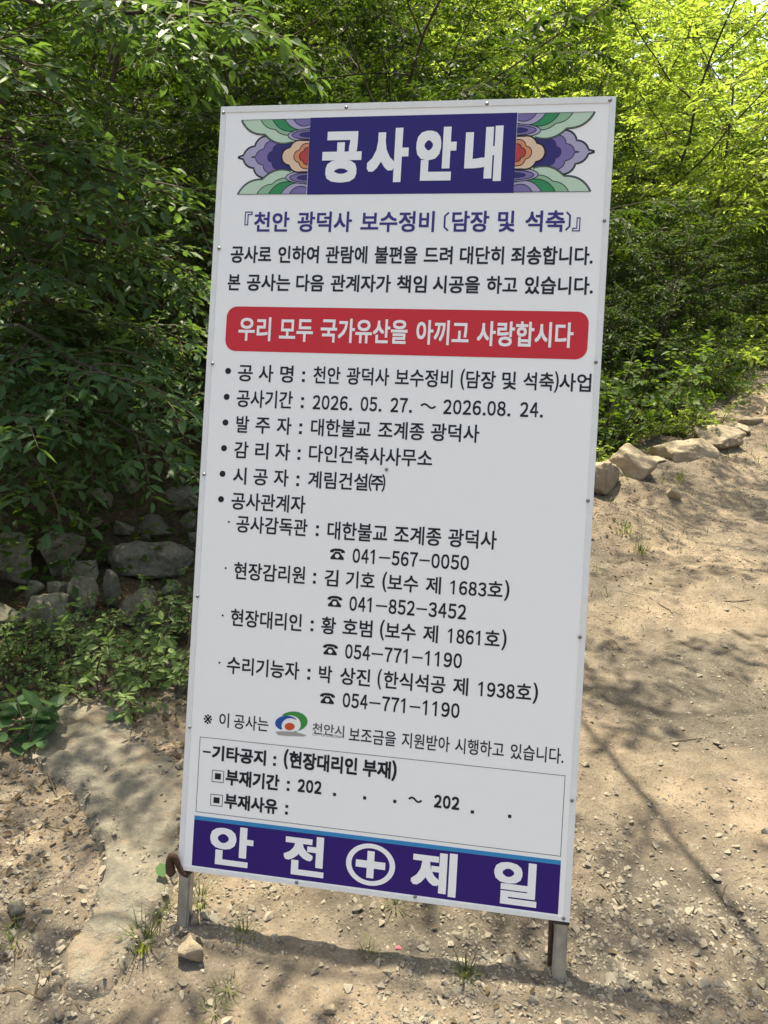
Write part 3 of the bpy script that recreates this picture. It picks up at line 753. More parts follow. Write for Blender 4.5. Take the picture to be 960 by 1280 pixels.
# rebar stakes that steady the legs
def tube(pts, radii, k=8, caps=True):
    pts = np.asarray(pts, float); n = len(pts); radii = np.broadcast_to(np.asarray(radii, float), (n,))
    d = unit(np.gradient(pts, axis=0)); ref = np.array([0, 0, 1.0]) if abs(d[0][2]) < .9 else np.array([1.0, 0, 0])
    V = []
    a = unit(np.cross(d[0], ref))
    for i in range(n):
        a = unit(a - d[i] * (a @ d[i])); b = np.cross(d[i], a)
        for j in range(k):
            t = 2 * math.pi * j / k; V.append(pts[i] + radii[i] * (math.cos(t) * a + math.sin(t) * b))
    F = [[i * k + j, i * k + (j + 1) % k, (i + 1) * k + (j + 1) % k, (i + 1) * k + j] for i in range(n - 1) for j in range(k)]
    return np.array(V), np.array(F)
def ribbed(pts, r, step=.008):
    pts = np.asarray(pts, float); seg = np.linalg.norm(np.diff(pts, axis=0), axis=1); L = np.concatenate([[0], np.cumsum(seg)])
    s = np.arange(0, L[-1], step / 4); q = np.stack([np.interp(s, L, pts[:, k]) for k in range(3)], 1)
    return tube(q, r * (1 + .13 * (np.arange(len(s)) % 4 < 2)), 10)
a = at(689, 1148, .052); b = at(687, 1207, .052); g_ = float(height(b[0], .052))
V, F = ribbed([a + (0, .012, .03), b, (b[0], .06, g_ - .06)], .0052)
tag(np_mesh('rebar_stake', V, [F], M['rust'], smooth=True), 'straight rusty rebar stake driven in behind the right leg of the board', 'stake')
hk = [(.006, .004, -.004), (-.006, .0, .006), (-.013, 0, .022), (-.018, 0, .042), (-.026, 0, .054), (-.033, 0, .044), (-.036, 0, .022), (-.034, 0, .006), (-.037, 0, -.008)]
base = np.array(P(*uv(231, 1094), 0.0)); base = np.array([base[0], base[2] * math.sin(LEAN), base[2] * math.cos(LEAN)])
pts = smooth_line([base + np.array(k) for k in hk], 3)
V, F = tube(pts, np.interp(np.linspace(0, 1, len(pts)), [0, .3, .6, .85, 1], [.0055, .0068, .0090, .0120, .0020]), 12)
tag(np_mesh('rebar_stake', V, [F], M['rust'], smooth=True), 'bent rusty rebar stake hooked round the left leg of the board', 'stake')

# ------------------------------------------------------------------ rocks and stones
ICO = {}
def ico(n):
    if n not in ICO:
        b = bmesh.new(); bmesh.ops.create_icosphere(b, subdivisions=n, radius=1.0); b.verts.ensure_lookup_table()
        ICO[n] = (np.array([v.co[:] for v in b.verts]), np.array([[v.index for v in f.verts] for f in b.faces])); b.free()
    return ICO[n]
def n3(p, f, seed):
    q = p * f + seed
    return vnoise(q[:, 0] + q[:, 2] * .7, q[:, 1] - q[:, 2] * .6) + vnoise(q[:, 1] * 1.1 + 31, q[:, 2] + q[:, 0] * .3 + 7)
def rock_verts(size, seed, cuts=11, n=5, rough=.17):
    """a boulder: a lump with flats broken off it"""
    V, F = ico(n); rs = np.random.RandomState(seed); V = V.copy()
    for _ in range(cuts):
        d = unit(rs.randn(3)); k = rs.uniform(.42, .78)
        over = np.maximum(0, V @ d - k); V = V - over[:, None] * d * .93
    q = n3(V, 3.2, seed * 1.7)
    r = 1 + rough * n3(V, 1.6, seed * 3.1) + rough * .5 * n3(V, 5, seed) - rough * .5 * np.maximum(0, .22 - np.abs(q)) + rough * .28 * n3(V, 12, seed) + rough * .16 * n3(V, 26, seed)
    return V * r[:, None] * np.asarray(size) / 2, F
def rock(name, pos, size, seed, mt, label, group=None, rz=0.0, tilt=(0, 0), sink=.3, **kw):
    V, F = rock_verts(size, seed, **kw)
    o = np_mesh(name, V, [F], mt, smooth=True)
    o.location = (pos[0], pos[1], float(height(pos[0], pos[1])) + size[2] * (.5 - sink)); o.rotation_euler = (tilt[0], tilt[1], rz)
    return tag(o, label, 'rock', group)
G_ = M['rock_grey']; T_ = M['rock_tan']
def srock(px, py, w, h, seed, label, mt=G_, depth=1.0, group=None, sink=.28, rz=None, **kw):
    """stream boulder: w,h are its width and height in the photograph's pixels at the distance it lies"""
    p = hit(px, py + h * .35); dist = (p - CAM) @ FWD; k = dist / F_PX
    rock(kw.pop('name', 'boulder'), p, (w * k * 1.12, w * k * depth, h * k * 1.45), seed, mt, label, group, rz if rz is not None else seed * .4 % .6 - .3, sink=sink, **kw)
srock(188, 700, 122, 40, 3, 'long flat-topped grey slab lying across the stony stream bed', depth=.7, cuts=5)
srock(192, 657, 54, 20, 4, 'flat oval grey stone lying above the long slab in the stream', depth=.8)
srock(232, 627, 58, 30, 5, 'broad grey boulder behind the left edge of the board, highest in the stream', depth=.9)
srock(58, 765, 62, 46, 6, 'rounded mossy grey boulder above the pale weeds, leftmost of the front stream stones')
srock(106, 748, 44, 42, 7, 'round grey boulder in the middle of the front row of stream stones')
srock(141, 745, 25, 40, 8, 'narrow upright grey stone wedged between two round boulders', sink=.2)
srock(180, 762, 52, 42, 9, 'dark grey boulder behind the red-stemmed weed by the board')
srock(110, 712, 42, 26, 10, 'tilted pale-edged stone leaning on the end of the long slab')
srock(78, 690, 62, 58, 11, 'large dark boulder in deep shade left of the long slab')
srock(72, 733, 34, 18, 12, 'small pale flat stone in front of the large dark boulder')
srock(12, 772, 60, 44, 13, 'dark boulder at the left edge behind bare twigs')
srock(20, 700, 60, 50, 14, 'shaded boulder at the far left under the leafy bough')
for k, (px, py, w, h) in enumerate([(182, 672, 16, 12), (150, 660, 30, 20), (126, 620, 34, 26), (160, 610, 26, 18), (205, 690, 18, 12), (235, 650, 26, 18), (135, 730, 16, 12),
                                    (84, 715, 18, 12), (215, 737, 26, 16), (42, 735, 26, 18), (120, 655, 22, 14), (240, 672, 20, 14)]):
    srock(px, py, w, h, 30 + k, 'small grey stone among the boulders of the shaded stream bed', group='small stones of the stream bed', name='stone', n=3)
# stones holding the edge of the path on the right
srock(787, 576, 78, 44, 50, 'angular tan boulder in the sun, nearest the board on the path edge', T_, depth=.8, sink=.45)
srock(750, 594, 54, 52, 51, 'upright grey-tan stone half hidden behind the right edge of the board', T_, depth=.9, sink=.3)
srock(855, 558, 78, 34, 52, 'low rounded tan boulder, second along the sunny path edge', T_, depth=.9, sink=.5)
srock(896, 542, 84, 28, 53, 'flat pale boulder farthest along the sunny path edge', T_, depth=.8, sink=.5)
for k, (px, py, w, h) in enumerate([(766, 590, 30, 18), (815, 572, 30, 16), (828, 563, 26, 16), (880, 551, 24, 12), (915, 533, 36, 14), (938, 522, 34, 14), (956, 512, 26, 12), (800, 588, 18, 10)]):
    srock(px, py, w, h, 80 + k, 'small half-buried tan stone in the broken edging of the sunny path', T_, group='small stones of the path edging', name='stone', n=4, sink=.5)
srock(838, 613, 24, 18, 54, 'small grey angular stone sticking out of the path shoulder', M['rock_tan'], sink=.5, name='stone', n=4)
# stones about the legs
srock(238, 1188, 36, 26, 60, 'reddish angular stone lying in front of the left leg of the board', T_, sink=.25, n=3, name='stone', rz=.5)
srock(244, 1150, 14, 18, 61, 'pale upright stone leaning against the left leg of the board', T_, sink=.2, n=3, name='stone')
srock(258, 1146, 15, 12, 62, 'round grey pebble just right of the left leg of the board', G_, sink=.25, n=3, name='stone')
srock(249, 1176, 10, 12, 63, 'thin bluish flake of stone standing on the reddish stone', G_, depth=.3, sink=.2, n=3, name='stone')
srock(660, 1150, 20, 10, 64, 'flat grey stone half buried beside the right leg', T_, sink=.3, n=3, name='stone')
srock(412, 1262, 16, 14, 65, 'tan stone at the bottom of the picture below the middle of the board', T_, sink=.3, n=3, name='stone')
srock(559, 1243, 14, 10, 66, 'smooth grey stone in front of the grass tuft under the board', G_, sink=.3, n=3, name='stone')
srock(20, 1140, 24, 16, 67, 'grey wedge of stone in the gravel at the left edge', G_, sink=.35, n=3, name='stone')
srock(60, 1138, 14, 9, 68, 'bluish flat stone in the gravel left of the flat rock', G_, sink=.3, n=3, name='stone')
srock(75, 1268, 20, 18, 69, 'pale angular stone in the bottom left corner', T_, sink=.3, n=3, name='stone')
srock(952, 1230, 14, 10, 70, 'dark round stone at the right edge near the bottom', G_, sink=.3, n=3, name='stone')

# the long flat rock sunk in the bank, bottom left
outline = [(60, 893), (90, 879), (122, 878), (146, 890), (162, 905), (186, 925), (205, 940), (235, 965), (252, 1000), (250, 1045), (240, 1075), (222, 1102),
           (210, 1130), (192, 1160), (176, 1190), (150, 1240), (122, 1258), (84, 1254), (70, 1232), (82, 1200), (112, 1165), (128, 1120), (132, 1085), (120, 1055), (104, 1020), (88, 990), (62, 970), (36, 962), (34, 925)]
op = np.array([hit(*q)[:2] for q in outline])
op = np.array(smooth_line(list(op) + [op[0]], 2))[:-1]
cxy = op.mean(0)
lo, hi = op.min(0) - .02, op.max(0) + .02; st = .009
xs = np.arange(lo[0], hi[0], st); ys = np.arange(lo[1], hi[1], st); RX, RY = np.meshgrid(xs, ys)
def inside(px, py, poly):
    r = np.zeros(px.shape, bool); dmin = np.full(px.shape, 9.0)
    for a, b in zip(poly, np.roll(poly, -1, 0)):
        c = ((a[1] > py) != (b[1] > py)) & (px < (b[0] - a[0]) * (py - a[1]) / (b[1] - a[1] + 1e-12) + a[0]); r ^= c
        d = b - a; t = np.clip(((px - a[0]) * d[0] + (py - a[1]) * d[1]) / (d @ d + 1e-12), 0, 1)
        dmin = np.minimum(dmin, np.hypot(px - a[0] - t * d[0], py - a[1] - t * d[1]))
    return r, dmin
ins, dm = inside(RX, RY, op)
sd = np.where(ins, dm, -dm) + .022 * fbm(RX, RY, 6, 4) + .008 * fbm(RX, RY, 30, 2)
step_ = sstep(-.03, .03, fbm(RX * 1.0 + RY * .5, RY, 2.2, 4))
crk = np.maximum(0, .05 - np.abs(fbm(RX + .3 * RY, RY, 4.2, 3))) / .05
lift = np.where(sd > 0, .040 * (1 - np.exp(-sd / .010)) - .010 * crk, sd * 1.2) + .016 * fbm(RX, RY, 3, 5) + .008 * fbm(RX, RY, 20, 4) + .012 * step_ - .012
RZ = height(RX, RY) + lift - .004
ii = np.arange(RX.size).reshape(RX.shape)
q = np.stack([ii[:-1, :-1], ii[:-1, 1:], ii[1:, 1:], ii[1:, :-1]], -1).reshape(-1, 4)
keep = (sd.ravel()[q] > -.03).all(1)
used = np.unique(q[keep]); mp = -np.ones(RX.size, int); mp[used] = np.arange(len(used))
M['flat_rock'] = stone_mat('flat_rock_surface', (.085, .078, .066), (.36, .32, .255), False, scale=7.0, bump=1.0, dirt=(.22, .17, .125))
tag(np_mesh('flat_rock', np.stack([RX, RY, RZ], -1).reshape(-1, 3)[used], [mp[q[keep]]], M['flat_rock'], smooth=True),
    'long flat grey-brown bedrock slab sunk in the bank left of the board', 'rock')

# loose gravel: angular chips, too many to count
rs = np.random.RandomState(11)
def chip(seed):
    r = np.random.RandomState(seed); b = bmesh.new()
    for _ in range(11): b.verts.new(unit(r.randn(3)) * r.uniform(.75, 1.0) * np.array([1, r.uniform(.6, .95), r.uniform(.4, .75)]))
    o = bmesh.ops.convex_hull(b, input=b.verts)
    loose = [v for v in b.verts if not v.link_faces]
    for v in loose: b.verts.remove(v)
    b.verts.index_update(); b.verts.ensure_lookup_table()
    V = np.array([v.co[:] for v in b.verts]); F = np.array([[v.index for v in f.verts] for f in b.faces]); b.free(); return V, F
CH = [chip(k) for k in range(14)]
def scatter_chips(P2, sizes, name, mt, bury=.42):
    Vs, Fs, n = [], [], 0
    zz = height(P2[:, 0], P2[:, 1])
    ins, dm = inside(P2[:, 0], P2[:, 1], op)
    zz = zz + np.where(ins, .03, 0)
    for (x, y), z, s in zip(P2, zz, sizes):
        V, F = CH[rs.randint(len(CH))]
        a = rs.uniform(0, 6.28); c, sn = math.cos(a), math.sin(a); t = rs.normal(0, .3)
        W = V * s / 2; W = np.stack([W[:, 0] * c - W[:, 1] * sn, W[:, 0] * sn + W[:, 1] * c, W[:, 2] + t * W[:, 0] * .5], 1)
        Vs.append(W + (x, y, z + s * (.25 - bury * .5))); Fs.append(F + n); n += len(V)
    return np_mesh(name, np.concatenate(Vs), [np.concatenate(Fs)], mt)
def sample_ground(n, dens, xr, yr):
    out = []
    while sum(map(len, out)) < n:
        x = rs.uniform(*xr, 20000); y = rs.uniform(*yr, 20000)
        d = np.hypot(x - CAM[0], y - CAM[1])
        k = rs.rand(20000) < dens(x, y) * np.minimum(1, (1.6 / d) ** 1.3)
        out.append(np.stack([x[k], y[k]], 1))
    return np.concatenate(out)[:n]
def dens(x, y):
    s = bank_side(x, y)
    clump = sstep(-.25, .45, fbm(x, y, 1.4, 3) + .35 * fbm(x, y, 7, 2))
    front = np.exp(-((y - .0) / .5) ** 2) * 1.3                # denser where the board stands
    ins, _dm = inside(x, y, op)
    left = sstep(-.2, -.9, x) * sstep(1.3, .3, y)
    edge = np.exp(-((_dm - .0) / .05) ** 2)
    d = (.12 + .5 * edge + .9 * clump * (.40 + .60 * np.maximum(front, left))) * sstep(-.5, .1, s)
    return np.clip(d * np.where(ins, .12 + .4 * edge, 1.0), 0, 1)
pts = sample_ground(50000, dens, (-2.2, 3.4), (-.6, 5.0))
sz = np.clip(rs.lognormal(math.log(.0088), .58, len(pts)), .003, .040)
dd = np.hypot(pts[:, 0] - CAM[0], pts[:, 1] - CAM[1]); sz = np.maximum(sz, .0022 * dd)
tag(scatter_chips(pts, sz, 'gravel', M['gravel']), 'loose mixed tan and grey gravel strewn over the sandy path', 'gravel', kind='stuff')

def grit(n, name, label, lo, hi, floor):
    p = sample_ground(n, lambda x, y: np.clip(.30 + .7 * sstep(-.3, .3, fbm(x, y, 2.6, 4)), 0, 1) * sstep(-.9, .0, bank_side(x, y)), (-2.3, 3.6), (-.6, 6.0))
    d = np.hypot(p[:, 0] - CAM[0], p[:, 1] - CAM[1]); s = np.maximum(rs.uniform(lo, hi, n) ** 1.0, floor * d)
    ins, _ = inside(p[:, 0], p[:, 1], op); k = ~ins | (rs.rand(n) < .3); p, s = p[k], s[k]; n = len(p); ins = ins[k]
    z = height(p[:, 0], p[:, 1]) + np.where(ins, .02, 0)
    oct_ = np.array([[1, 0, 0], [0, 1, 0], [-1, 0, 0], [0, -1, 0], [0, 0, .7], [0, 0, -.7]], float)
    a = rs.uniform(0, 6.28, n); V = oct_[None] * rs.uniform(.55, 1.25, (n, 6, 1)) * (s / 2)[:, None, None]
    V = V + rs.normal(0, .12, (n, 6, 3)) * s[:, None, None]
    X = V[..., 0] * np.cos(a)[:, None] - V[..., 1] * np.sin(a)[:, None]; Y = V[..., 0] * np.sin(a)[:, None] + V[..., 1] * np.cos(a)[:, None]
    V = np.stack([X + p[:, :1], Y + p[:, 1:], V[..., 2] + (z + s * .08)[:, None]], -1).reshape(-1, 3)
    f = np.array([[0, 1, 4], [1, 2, 4], [2, 3, 4], [3, 0, 4], [1, 0, 5], [2, 1, 5], [3, 2, 5], [0, 3, 5]])
    tag(np_mesh(name, V, [(f[None] + (np.arange(n) * 6)[:, None, None]).reshape(-1, 3)], M['gravel']), label, 'grit', kind='stuff')
grit(90000, 'grit', 'fine grey and tan grit spread through the sandy soil', .0022, .0065, .0014)

# ------------------------------------------------------------------ leaves and wood
def leaf_geo(pos, d, nrm, size, width=.42, fold=.16, curl=.10, near=False):
    """six-cornered folded leaves; arrays (n,3),(n,3),(n,3),(n,)"""
    d = unit(d); nrm = unit(nrm - d * np.sum(nrm * d, 1)[:, None]); sd = np.cross(d, nrm)
    s = size[:, None]; w = s * width
    mid = pos + d * s * .5 - nrm * s * .02
    tip = pos + d * s - nrm * s * curl
    l1 = pos + d * s * .30 + sd * w * .46 + nrm * s * fold * .45; r1 = pos + d * s * .30 - sd * w * .46 + nrm * s * fold * .45
    l2 = pos + d * s * .66 + sd * w * .40 + nrm * s * (fold * .35 - curl * .4); r2 = pos + d * s * .66 - sd * w * .40 + nrm * s * (fold * .35 - curl * .4)
    n = len(pos)
    V = np.stack([pos, l1, l2, tip, r2, r1], 1).reshape(-1, 3)
    b = np.arange(n)[:, None] * 6
    return V, np.concatenate([b + [0, 3, 2, 1], b + [0, 5, 4, 3]])
class Wood:
    def __init__(s): s.V = []; s.F = []; s.n = 0
    def add(s, pts, r, k=5):
        V, F = tube(pts, r, k); s.V.append(V); s.F.append(F + s.n); s.n += len(V)
    def mesh(s, name, mt, parent): return np_mesh(name, np.concatenate(s.V), [np.concatenate(s.F)], mt, smooth=True, parent=parent)
def polyline(rg, p, d, L, n, wander, up):
    """a shoot from p along d: wanders, and bends up (+) or droops (-)"""
    pts = [np.array(p, float)]; d = unit(d); st = L / n
    for i in range(n):
        d = unit(d + rg.normal(0, wander, 3) + np.array([0, 0, up]) * (i + 1) / n)
        pts.append(pts[-1] + d * st)
    return np.array(pts)
def along(pts, f):
    t = f * (len(pts) - 1); i = min(int(t), len(pts) - 2); return pts[i] + (pts[i + 1] - pts[i]) * (t - i), unit(pts[i + 1] - pts[i])
UP = np.array([0, 0, 1.0])
class Spray:
    """collects twigs, then sets leaves alternately along all of them at once"""
    def __init__(s): s.a = []; s.d = []; s.L = []
    def twig(s, a, d, L): s.a.append(a); s.d.append(d); s.L.append(L)
    def leaves(s, rg, k, size, droop=.25, width=.42, flat=.5, fold=.16, spread=.9, jit=.25):
        a = np.array(s.a); d = unit(np.array(s.d)); L = np.array(s.L); n = len(a)
        f = (np.arange(k) + .6) / k
        A = np.repeat(a, k, 0); D = np.repeat(d, k, 0); LL = np.repeat(L, k); FF = np.tile(f, n)
        sg = np.tile(np.where(np.arange(k) % 2 == 0, 1.0, -1.0), n)
        pos = A + D * (LL * FF)[:, None] - UP * (LL * FF ** 2 * droop * .5)[:, None]
        side = unit(np.cross(D, UP) + 1e-6)
        last = np.tile(np.arange(k) == k - 1, n)
        ld = D * .55 + side * (sg * np.where(last, .1, spread))[:, None] - UP * droop + rg.normal(0, jit, (len(A), 3))
        nr = UP + rg.normal(0, flat, (len(A), 3))
        sz = size * rg.uniform(.5, 1.25, len(A)) * np.where(FF < .2, .75, 1)
        return leaf_geo(pos, ld, nr, sz, width, fold)
def branchlets(rg, w, sp, limb, r0, nsub, Ls, ntw, Lt, s0=.18, droop=-.10, ang=(40, 68), twigwood=True, flatness=.35):
    for j in range(nsub):
        f = s0 + (1 - s0) * (j + rg.uniform(.2, .8)) / nsub
        p, d = along(limb, min(f, .995)); sg = 1 if j % 2 else -1
        side = unit(np.cross(d, UP) + 1e-6); a = math.radians(rg.uniform(*ang))
        sd = d * math.cos(a) + side * sg * math.sin(a) + UP * rg.normal(0.05, flatness)
        if j == nsub - 1: sd = d
        L = Ls * (1.1 - .55 * f) * rg.uniform(.7, 1.2)
        sub = polyline(rg, p, sd, L, 5, .10, droop)
        r = r0 * (1 - .8 * f) * .5
        w.add(sub, np.linspace(max(r, .005), .0025, 6), 4)
        for q in range(ntw):
            g = .12 + .88 * (q + rg.uniform(.2, .8)) / ntw
            tp, td = along(sub, min(g, .99)); s2 = 1 if q % 2 else -1
            ts = unit(np.cross(td, UP) + 1e-6); a2 = math.radians(rg.uniform(30, 62))
            dd = td * math.cos(a2) + ts * s2 * math.sin(a2) + UP * rg.normal(0, .22)
            if q == ntw - 1: dd = td
            lt = Lt * rg.uniform(.65, 1.25)
            sp.twig(tp, dd, lt)
            if twigwood: w.add(np.stack([tp, tp + unit(dd) * lt * .85 - UP * lt * .06]), [.0028, .0012], 3)
def make_tree(name, seed, H, nl, Lmax, t0=.25, el=(5, 55), r0=.09, lean=(0, 0), nsub=9, Ls=1.0, ntw=6, Lt=.34, kl=9, leaf=.085, width=.42, droop=.25,
              limb_up=.05, flat=.5, leafmat='leaf_mid', bias=None, parts=True, stems=1, flatness=.35, shape=1.0, wander=.06):
    rg = np.random.RandomState(seed); root = empty(name); w = Wood(); tw = Wood(); sp = Spray()
    for sidx in range(stems):
        base = np.array([0, 0, -.25]) + (0 if stems == 1 else np.array([rg.normal(0, .15), rg.normal(0, .15), 0]))
        d0 = np.array([lean[0], lean[1], 1.0]) + (0 if stems == 1 else np.array([rg.normal(0, .28), rg.normal(0, .28), 0]))
        h = H * (1 if stems == 1 else rg.uniform(.75, 1))
        trunk = polyline(rg, base, d0, h, 14, wander, .10)
        rr = r0 * (1 - .86 * np.linspace(0, 1, 15) ** .8); rr[0] *= 1.35
        w.add(trunk, rr, 9)
        for i in range(nl // stems):
            t = t0 + (1 - t0) * ((i + rg.uniform(0, 1)) / (nl // stems)) ** .95; t = min(t, .985)
            p, d = along(trunk, t); az = i * 2.399 + rg.uniform(-.4, .4) + sidx
            e = math.radians(el[0] + (el[1] - el[0]) * t + rg.normal(0, 9))
            dv = np.array([math.cos(az) * math.cos(e), math.sin(az) * math.cos(e), math.sin(e)])
            L = Lmax * (1 - .72 * ((t - t0) / (1 - t0)) ** (1.3 * shape)) * rg.uniform(.7, 1.15)
            if bias is not None: L *= max(.35, 1 + .7 * (dv[0] * bias[0] + dv[1] * bias[1]))
            limb = polyline(rg, p, dv, L, 8, .10, limb_up)
            r = rr[int(t * 14)] * .62
            w.add(limb, np.linspace(r, .006, 9), 6)
            branchlets(rg, tw, sp, limb, r, max(4, int(nsub * L / Lmax)), Ls, ntw, Lt, flatness=flatness)
    w.mesh('trunk', M['bark'], root)
    V, F = sp.leaves(rg, kl, leaf, droop, width, flat)
    TV = np.concatenate(tw.V); TF = np.concatenate(tw.F) + len(V)
    np_mesh('crown', np.concatenate([V, TV]), [F, TF], [M[leafmat], M['twig']], mat_index=np.concatenate([np.zeros(len(F)), np.ones(len(TF))]), parent=root)
    return root
def kids(o): return [k for k in bpy.data.objects if k.parent == o]
def place(root, x, y, rz=0, sc=1.0, label=None, group=None, mat=None, cat='tree', tilt=(0, 0)):
    root.location = (x, y, float(height(x, y))); root.rotation_euler = (tilt[0], tilt[1], rz); root.scale = (sc,) * 3
    if mat:
        for c in kids(root):
            if c.name.startswith('crown') or c.name.startswith('foliage'):
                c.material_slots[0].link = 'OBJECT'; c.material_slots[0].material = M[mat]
    return tag(root, label, cat, group)

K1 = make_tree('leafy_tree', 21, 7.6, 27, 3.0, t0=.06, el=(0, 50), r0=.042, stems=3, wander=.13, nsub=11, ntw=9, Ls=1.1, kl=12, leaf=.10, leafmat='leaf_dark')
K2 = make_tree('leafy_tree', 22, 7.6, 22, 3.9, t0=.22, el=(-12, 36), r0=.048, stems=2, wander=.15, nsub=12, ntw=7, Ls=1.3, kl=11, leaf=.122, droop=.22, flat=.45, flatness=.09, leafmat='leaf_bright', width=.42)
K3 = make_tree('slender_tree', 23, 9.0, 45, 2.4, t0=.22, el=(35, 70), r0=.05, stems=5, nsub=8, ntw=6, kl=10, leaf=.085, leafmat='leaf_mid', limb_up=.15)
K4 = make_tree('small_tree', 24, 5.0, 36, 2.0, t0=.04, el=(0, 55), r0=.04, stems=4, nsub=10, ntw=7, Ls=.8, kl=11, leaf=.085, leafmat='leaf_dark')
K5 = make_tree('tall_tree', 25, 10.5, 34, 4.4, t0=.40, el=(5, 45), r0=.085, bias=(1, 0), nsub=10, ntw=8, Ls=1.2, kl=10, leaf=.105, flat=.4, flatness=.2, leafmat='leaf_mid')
FIRST = set()
def tree(kind, *a, **kw):
    if kind.name in FIRST or kind in FIRST: o = copy_tree(kind)
    else: o = kind; FIRST.add(kind)
    return place(o, *a, **kw)
G = 'trees of the wooded slope'
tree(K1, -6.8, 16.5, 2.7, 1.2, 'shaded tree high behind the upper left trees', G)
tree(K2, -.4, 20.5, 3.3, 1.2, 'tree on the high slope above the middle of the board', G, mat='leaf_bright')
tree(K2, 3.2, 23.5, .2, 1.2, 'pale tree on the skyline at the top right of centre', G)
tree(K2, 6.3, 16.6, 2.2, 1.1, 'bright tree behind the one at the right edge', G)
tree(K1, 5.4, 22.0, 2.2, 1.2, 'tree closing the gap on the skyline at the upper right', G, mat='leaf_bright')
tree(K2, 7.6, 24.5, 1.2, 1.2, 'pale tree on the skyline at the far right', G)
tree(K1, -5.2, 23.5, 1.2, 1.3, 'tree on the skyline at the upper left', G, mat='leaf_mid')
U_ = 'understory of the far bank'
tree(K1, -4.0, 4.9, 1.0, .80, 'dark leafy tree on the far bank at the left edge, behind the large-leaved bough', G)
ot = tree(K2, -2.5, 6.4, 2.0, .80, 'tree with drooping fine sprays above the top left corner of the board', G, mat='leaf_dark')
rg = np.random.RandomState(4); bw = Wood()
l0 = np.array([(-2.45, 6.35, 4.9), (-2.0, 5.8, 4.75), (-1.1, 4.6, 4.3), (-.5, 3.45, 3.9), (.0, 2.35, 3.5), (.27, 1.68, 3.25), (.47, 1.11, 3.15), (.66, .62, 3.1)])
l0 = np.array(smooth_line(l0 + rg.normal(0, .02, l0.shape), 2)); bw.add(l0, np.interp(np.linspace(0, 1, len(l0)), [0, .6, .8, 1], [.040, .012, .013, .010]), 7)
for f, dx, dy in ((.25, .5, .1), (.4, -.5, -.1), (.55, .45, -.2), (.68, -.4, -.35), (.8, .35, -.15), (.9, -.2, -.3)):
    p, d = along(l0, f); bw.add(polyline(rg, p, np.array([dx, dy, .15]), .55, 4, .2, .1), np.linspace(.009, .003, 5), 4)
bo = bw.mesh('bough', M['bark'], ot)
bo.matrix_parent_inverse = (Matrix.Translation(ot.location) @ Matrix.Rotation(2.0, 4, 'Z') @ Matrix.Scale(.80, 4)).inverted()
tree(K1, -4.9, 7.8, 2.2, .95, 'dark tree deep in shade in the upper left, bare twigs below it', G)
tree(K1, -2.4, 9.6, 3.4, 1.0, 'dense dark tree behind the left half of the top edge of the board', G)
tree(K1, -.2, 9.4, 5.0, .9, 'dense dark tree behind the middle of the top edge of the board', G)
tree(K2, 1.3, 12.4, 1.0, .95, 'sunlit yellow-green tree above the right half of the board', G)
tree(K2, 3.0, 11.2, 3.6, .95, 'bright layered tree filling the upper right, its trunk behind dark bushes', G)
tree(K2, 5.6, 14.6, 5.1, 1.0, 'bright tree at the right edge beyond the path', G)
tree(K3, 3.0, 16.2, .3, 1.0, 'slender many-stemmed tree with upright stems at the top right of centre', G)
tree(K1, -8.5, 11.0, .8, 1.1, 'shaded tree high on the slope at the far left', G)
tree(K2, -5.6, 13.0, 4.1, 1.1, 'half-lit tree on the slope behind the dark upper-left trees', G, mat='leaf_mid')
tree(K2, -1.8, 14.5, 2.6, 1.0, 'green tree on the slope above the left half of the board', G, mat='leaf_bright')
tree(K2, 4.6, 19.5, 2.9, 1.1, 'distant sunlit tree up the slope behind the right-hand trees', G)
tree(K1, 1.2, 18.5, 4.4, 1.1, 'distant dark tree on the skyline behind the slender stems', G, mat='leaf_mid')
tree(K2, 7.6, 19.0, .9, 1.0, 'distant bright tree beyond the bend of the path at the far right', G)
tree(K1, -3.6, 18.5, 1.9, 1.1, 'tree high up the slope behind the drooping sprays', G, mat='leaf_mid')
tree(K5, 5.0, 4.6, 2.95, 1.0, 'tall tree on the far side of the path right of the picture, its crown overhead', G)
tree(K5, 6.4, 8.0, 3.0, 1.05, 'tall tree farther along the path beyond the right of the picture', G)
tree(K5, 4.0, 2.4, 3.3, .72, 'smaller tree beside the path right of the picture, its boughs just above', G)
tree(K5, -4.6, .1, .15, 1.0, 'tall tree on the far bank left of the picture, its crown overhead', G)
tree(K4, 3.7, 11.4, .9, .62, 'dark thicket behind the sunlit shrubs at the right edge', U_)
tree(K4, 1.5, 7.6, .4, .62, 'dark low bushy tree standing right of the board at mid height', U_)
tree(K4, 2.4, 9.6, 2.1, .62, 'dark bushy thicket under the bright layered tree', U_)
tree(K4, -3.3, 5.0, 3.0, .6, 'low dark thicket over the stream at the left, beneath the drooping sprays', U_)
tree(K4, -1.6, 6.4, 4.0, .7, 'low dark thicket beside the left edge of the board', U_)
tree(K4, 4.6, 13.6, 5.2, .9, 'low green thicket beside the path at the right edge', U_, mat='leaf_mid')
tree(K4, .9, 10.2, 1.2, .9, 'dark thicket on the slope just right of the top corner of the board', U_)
tree(K4, -4.6, 4.2, 1.2, .7, 'dark thicket at the left edge above the shaded boulders', U_)

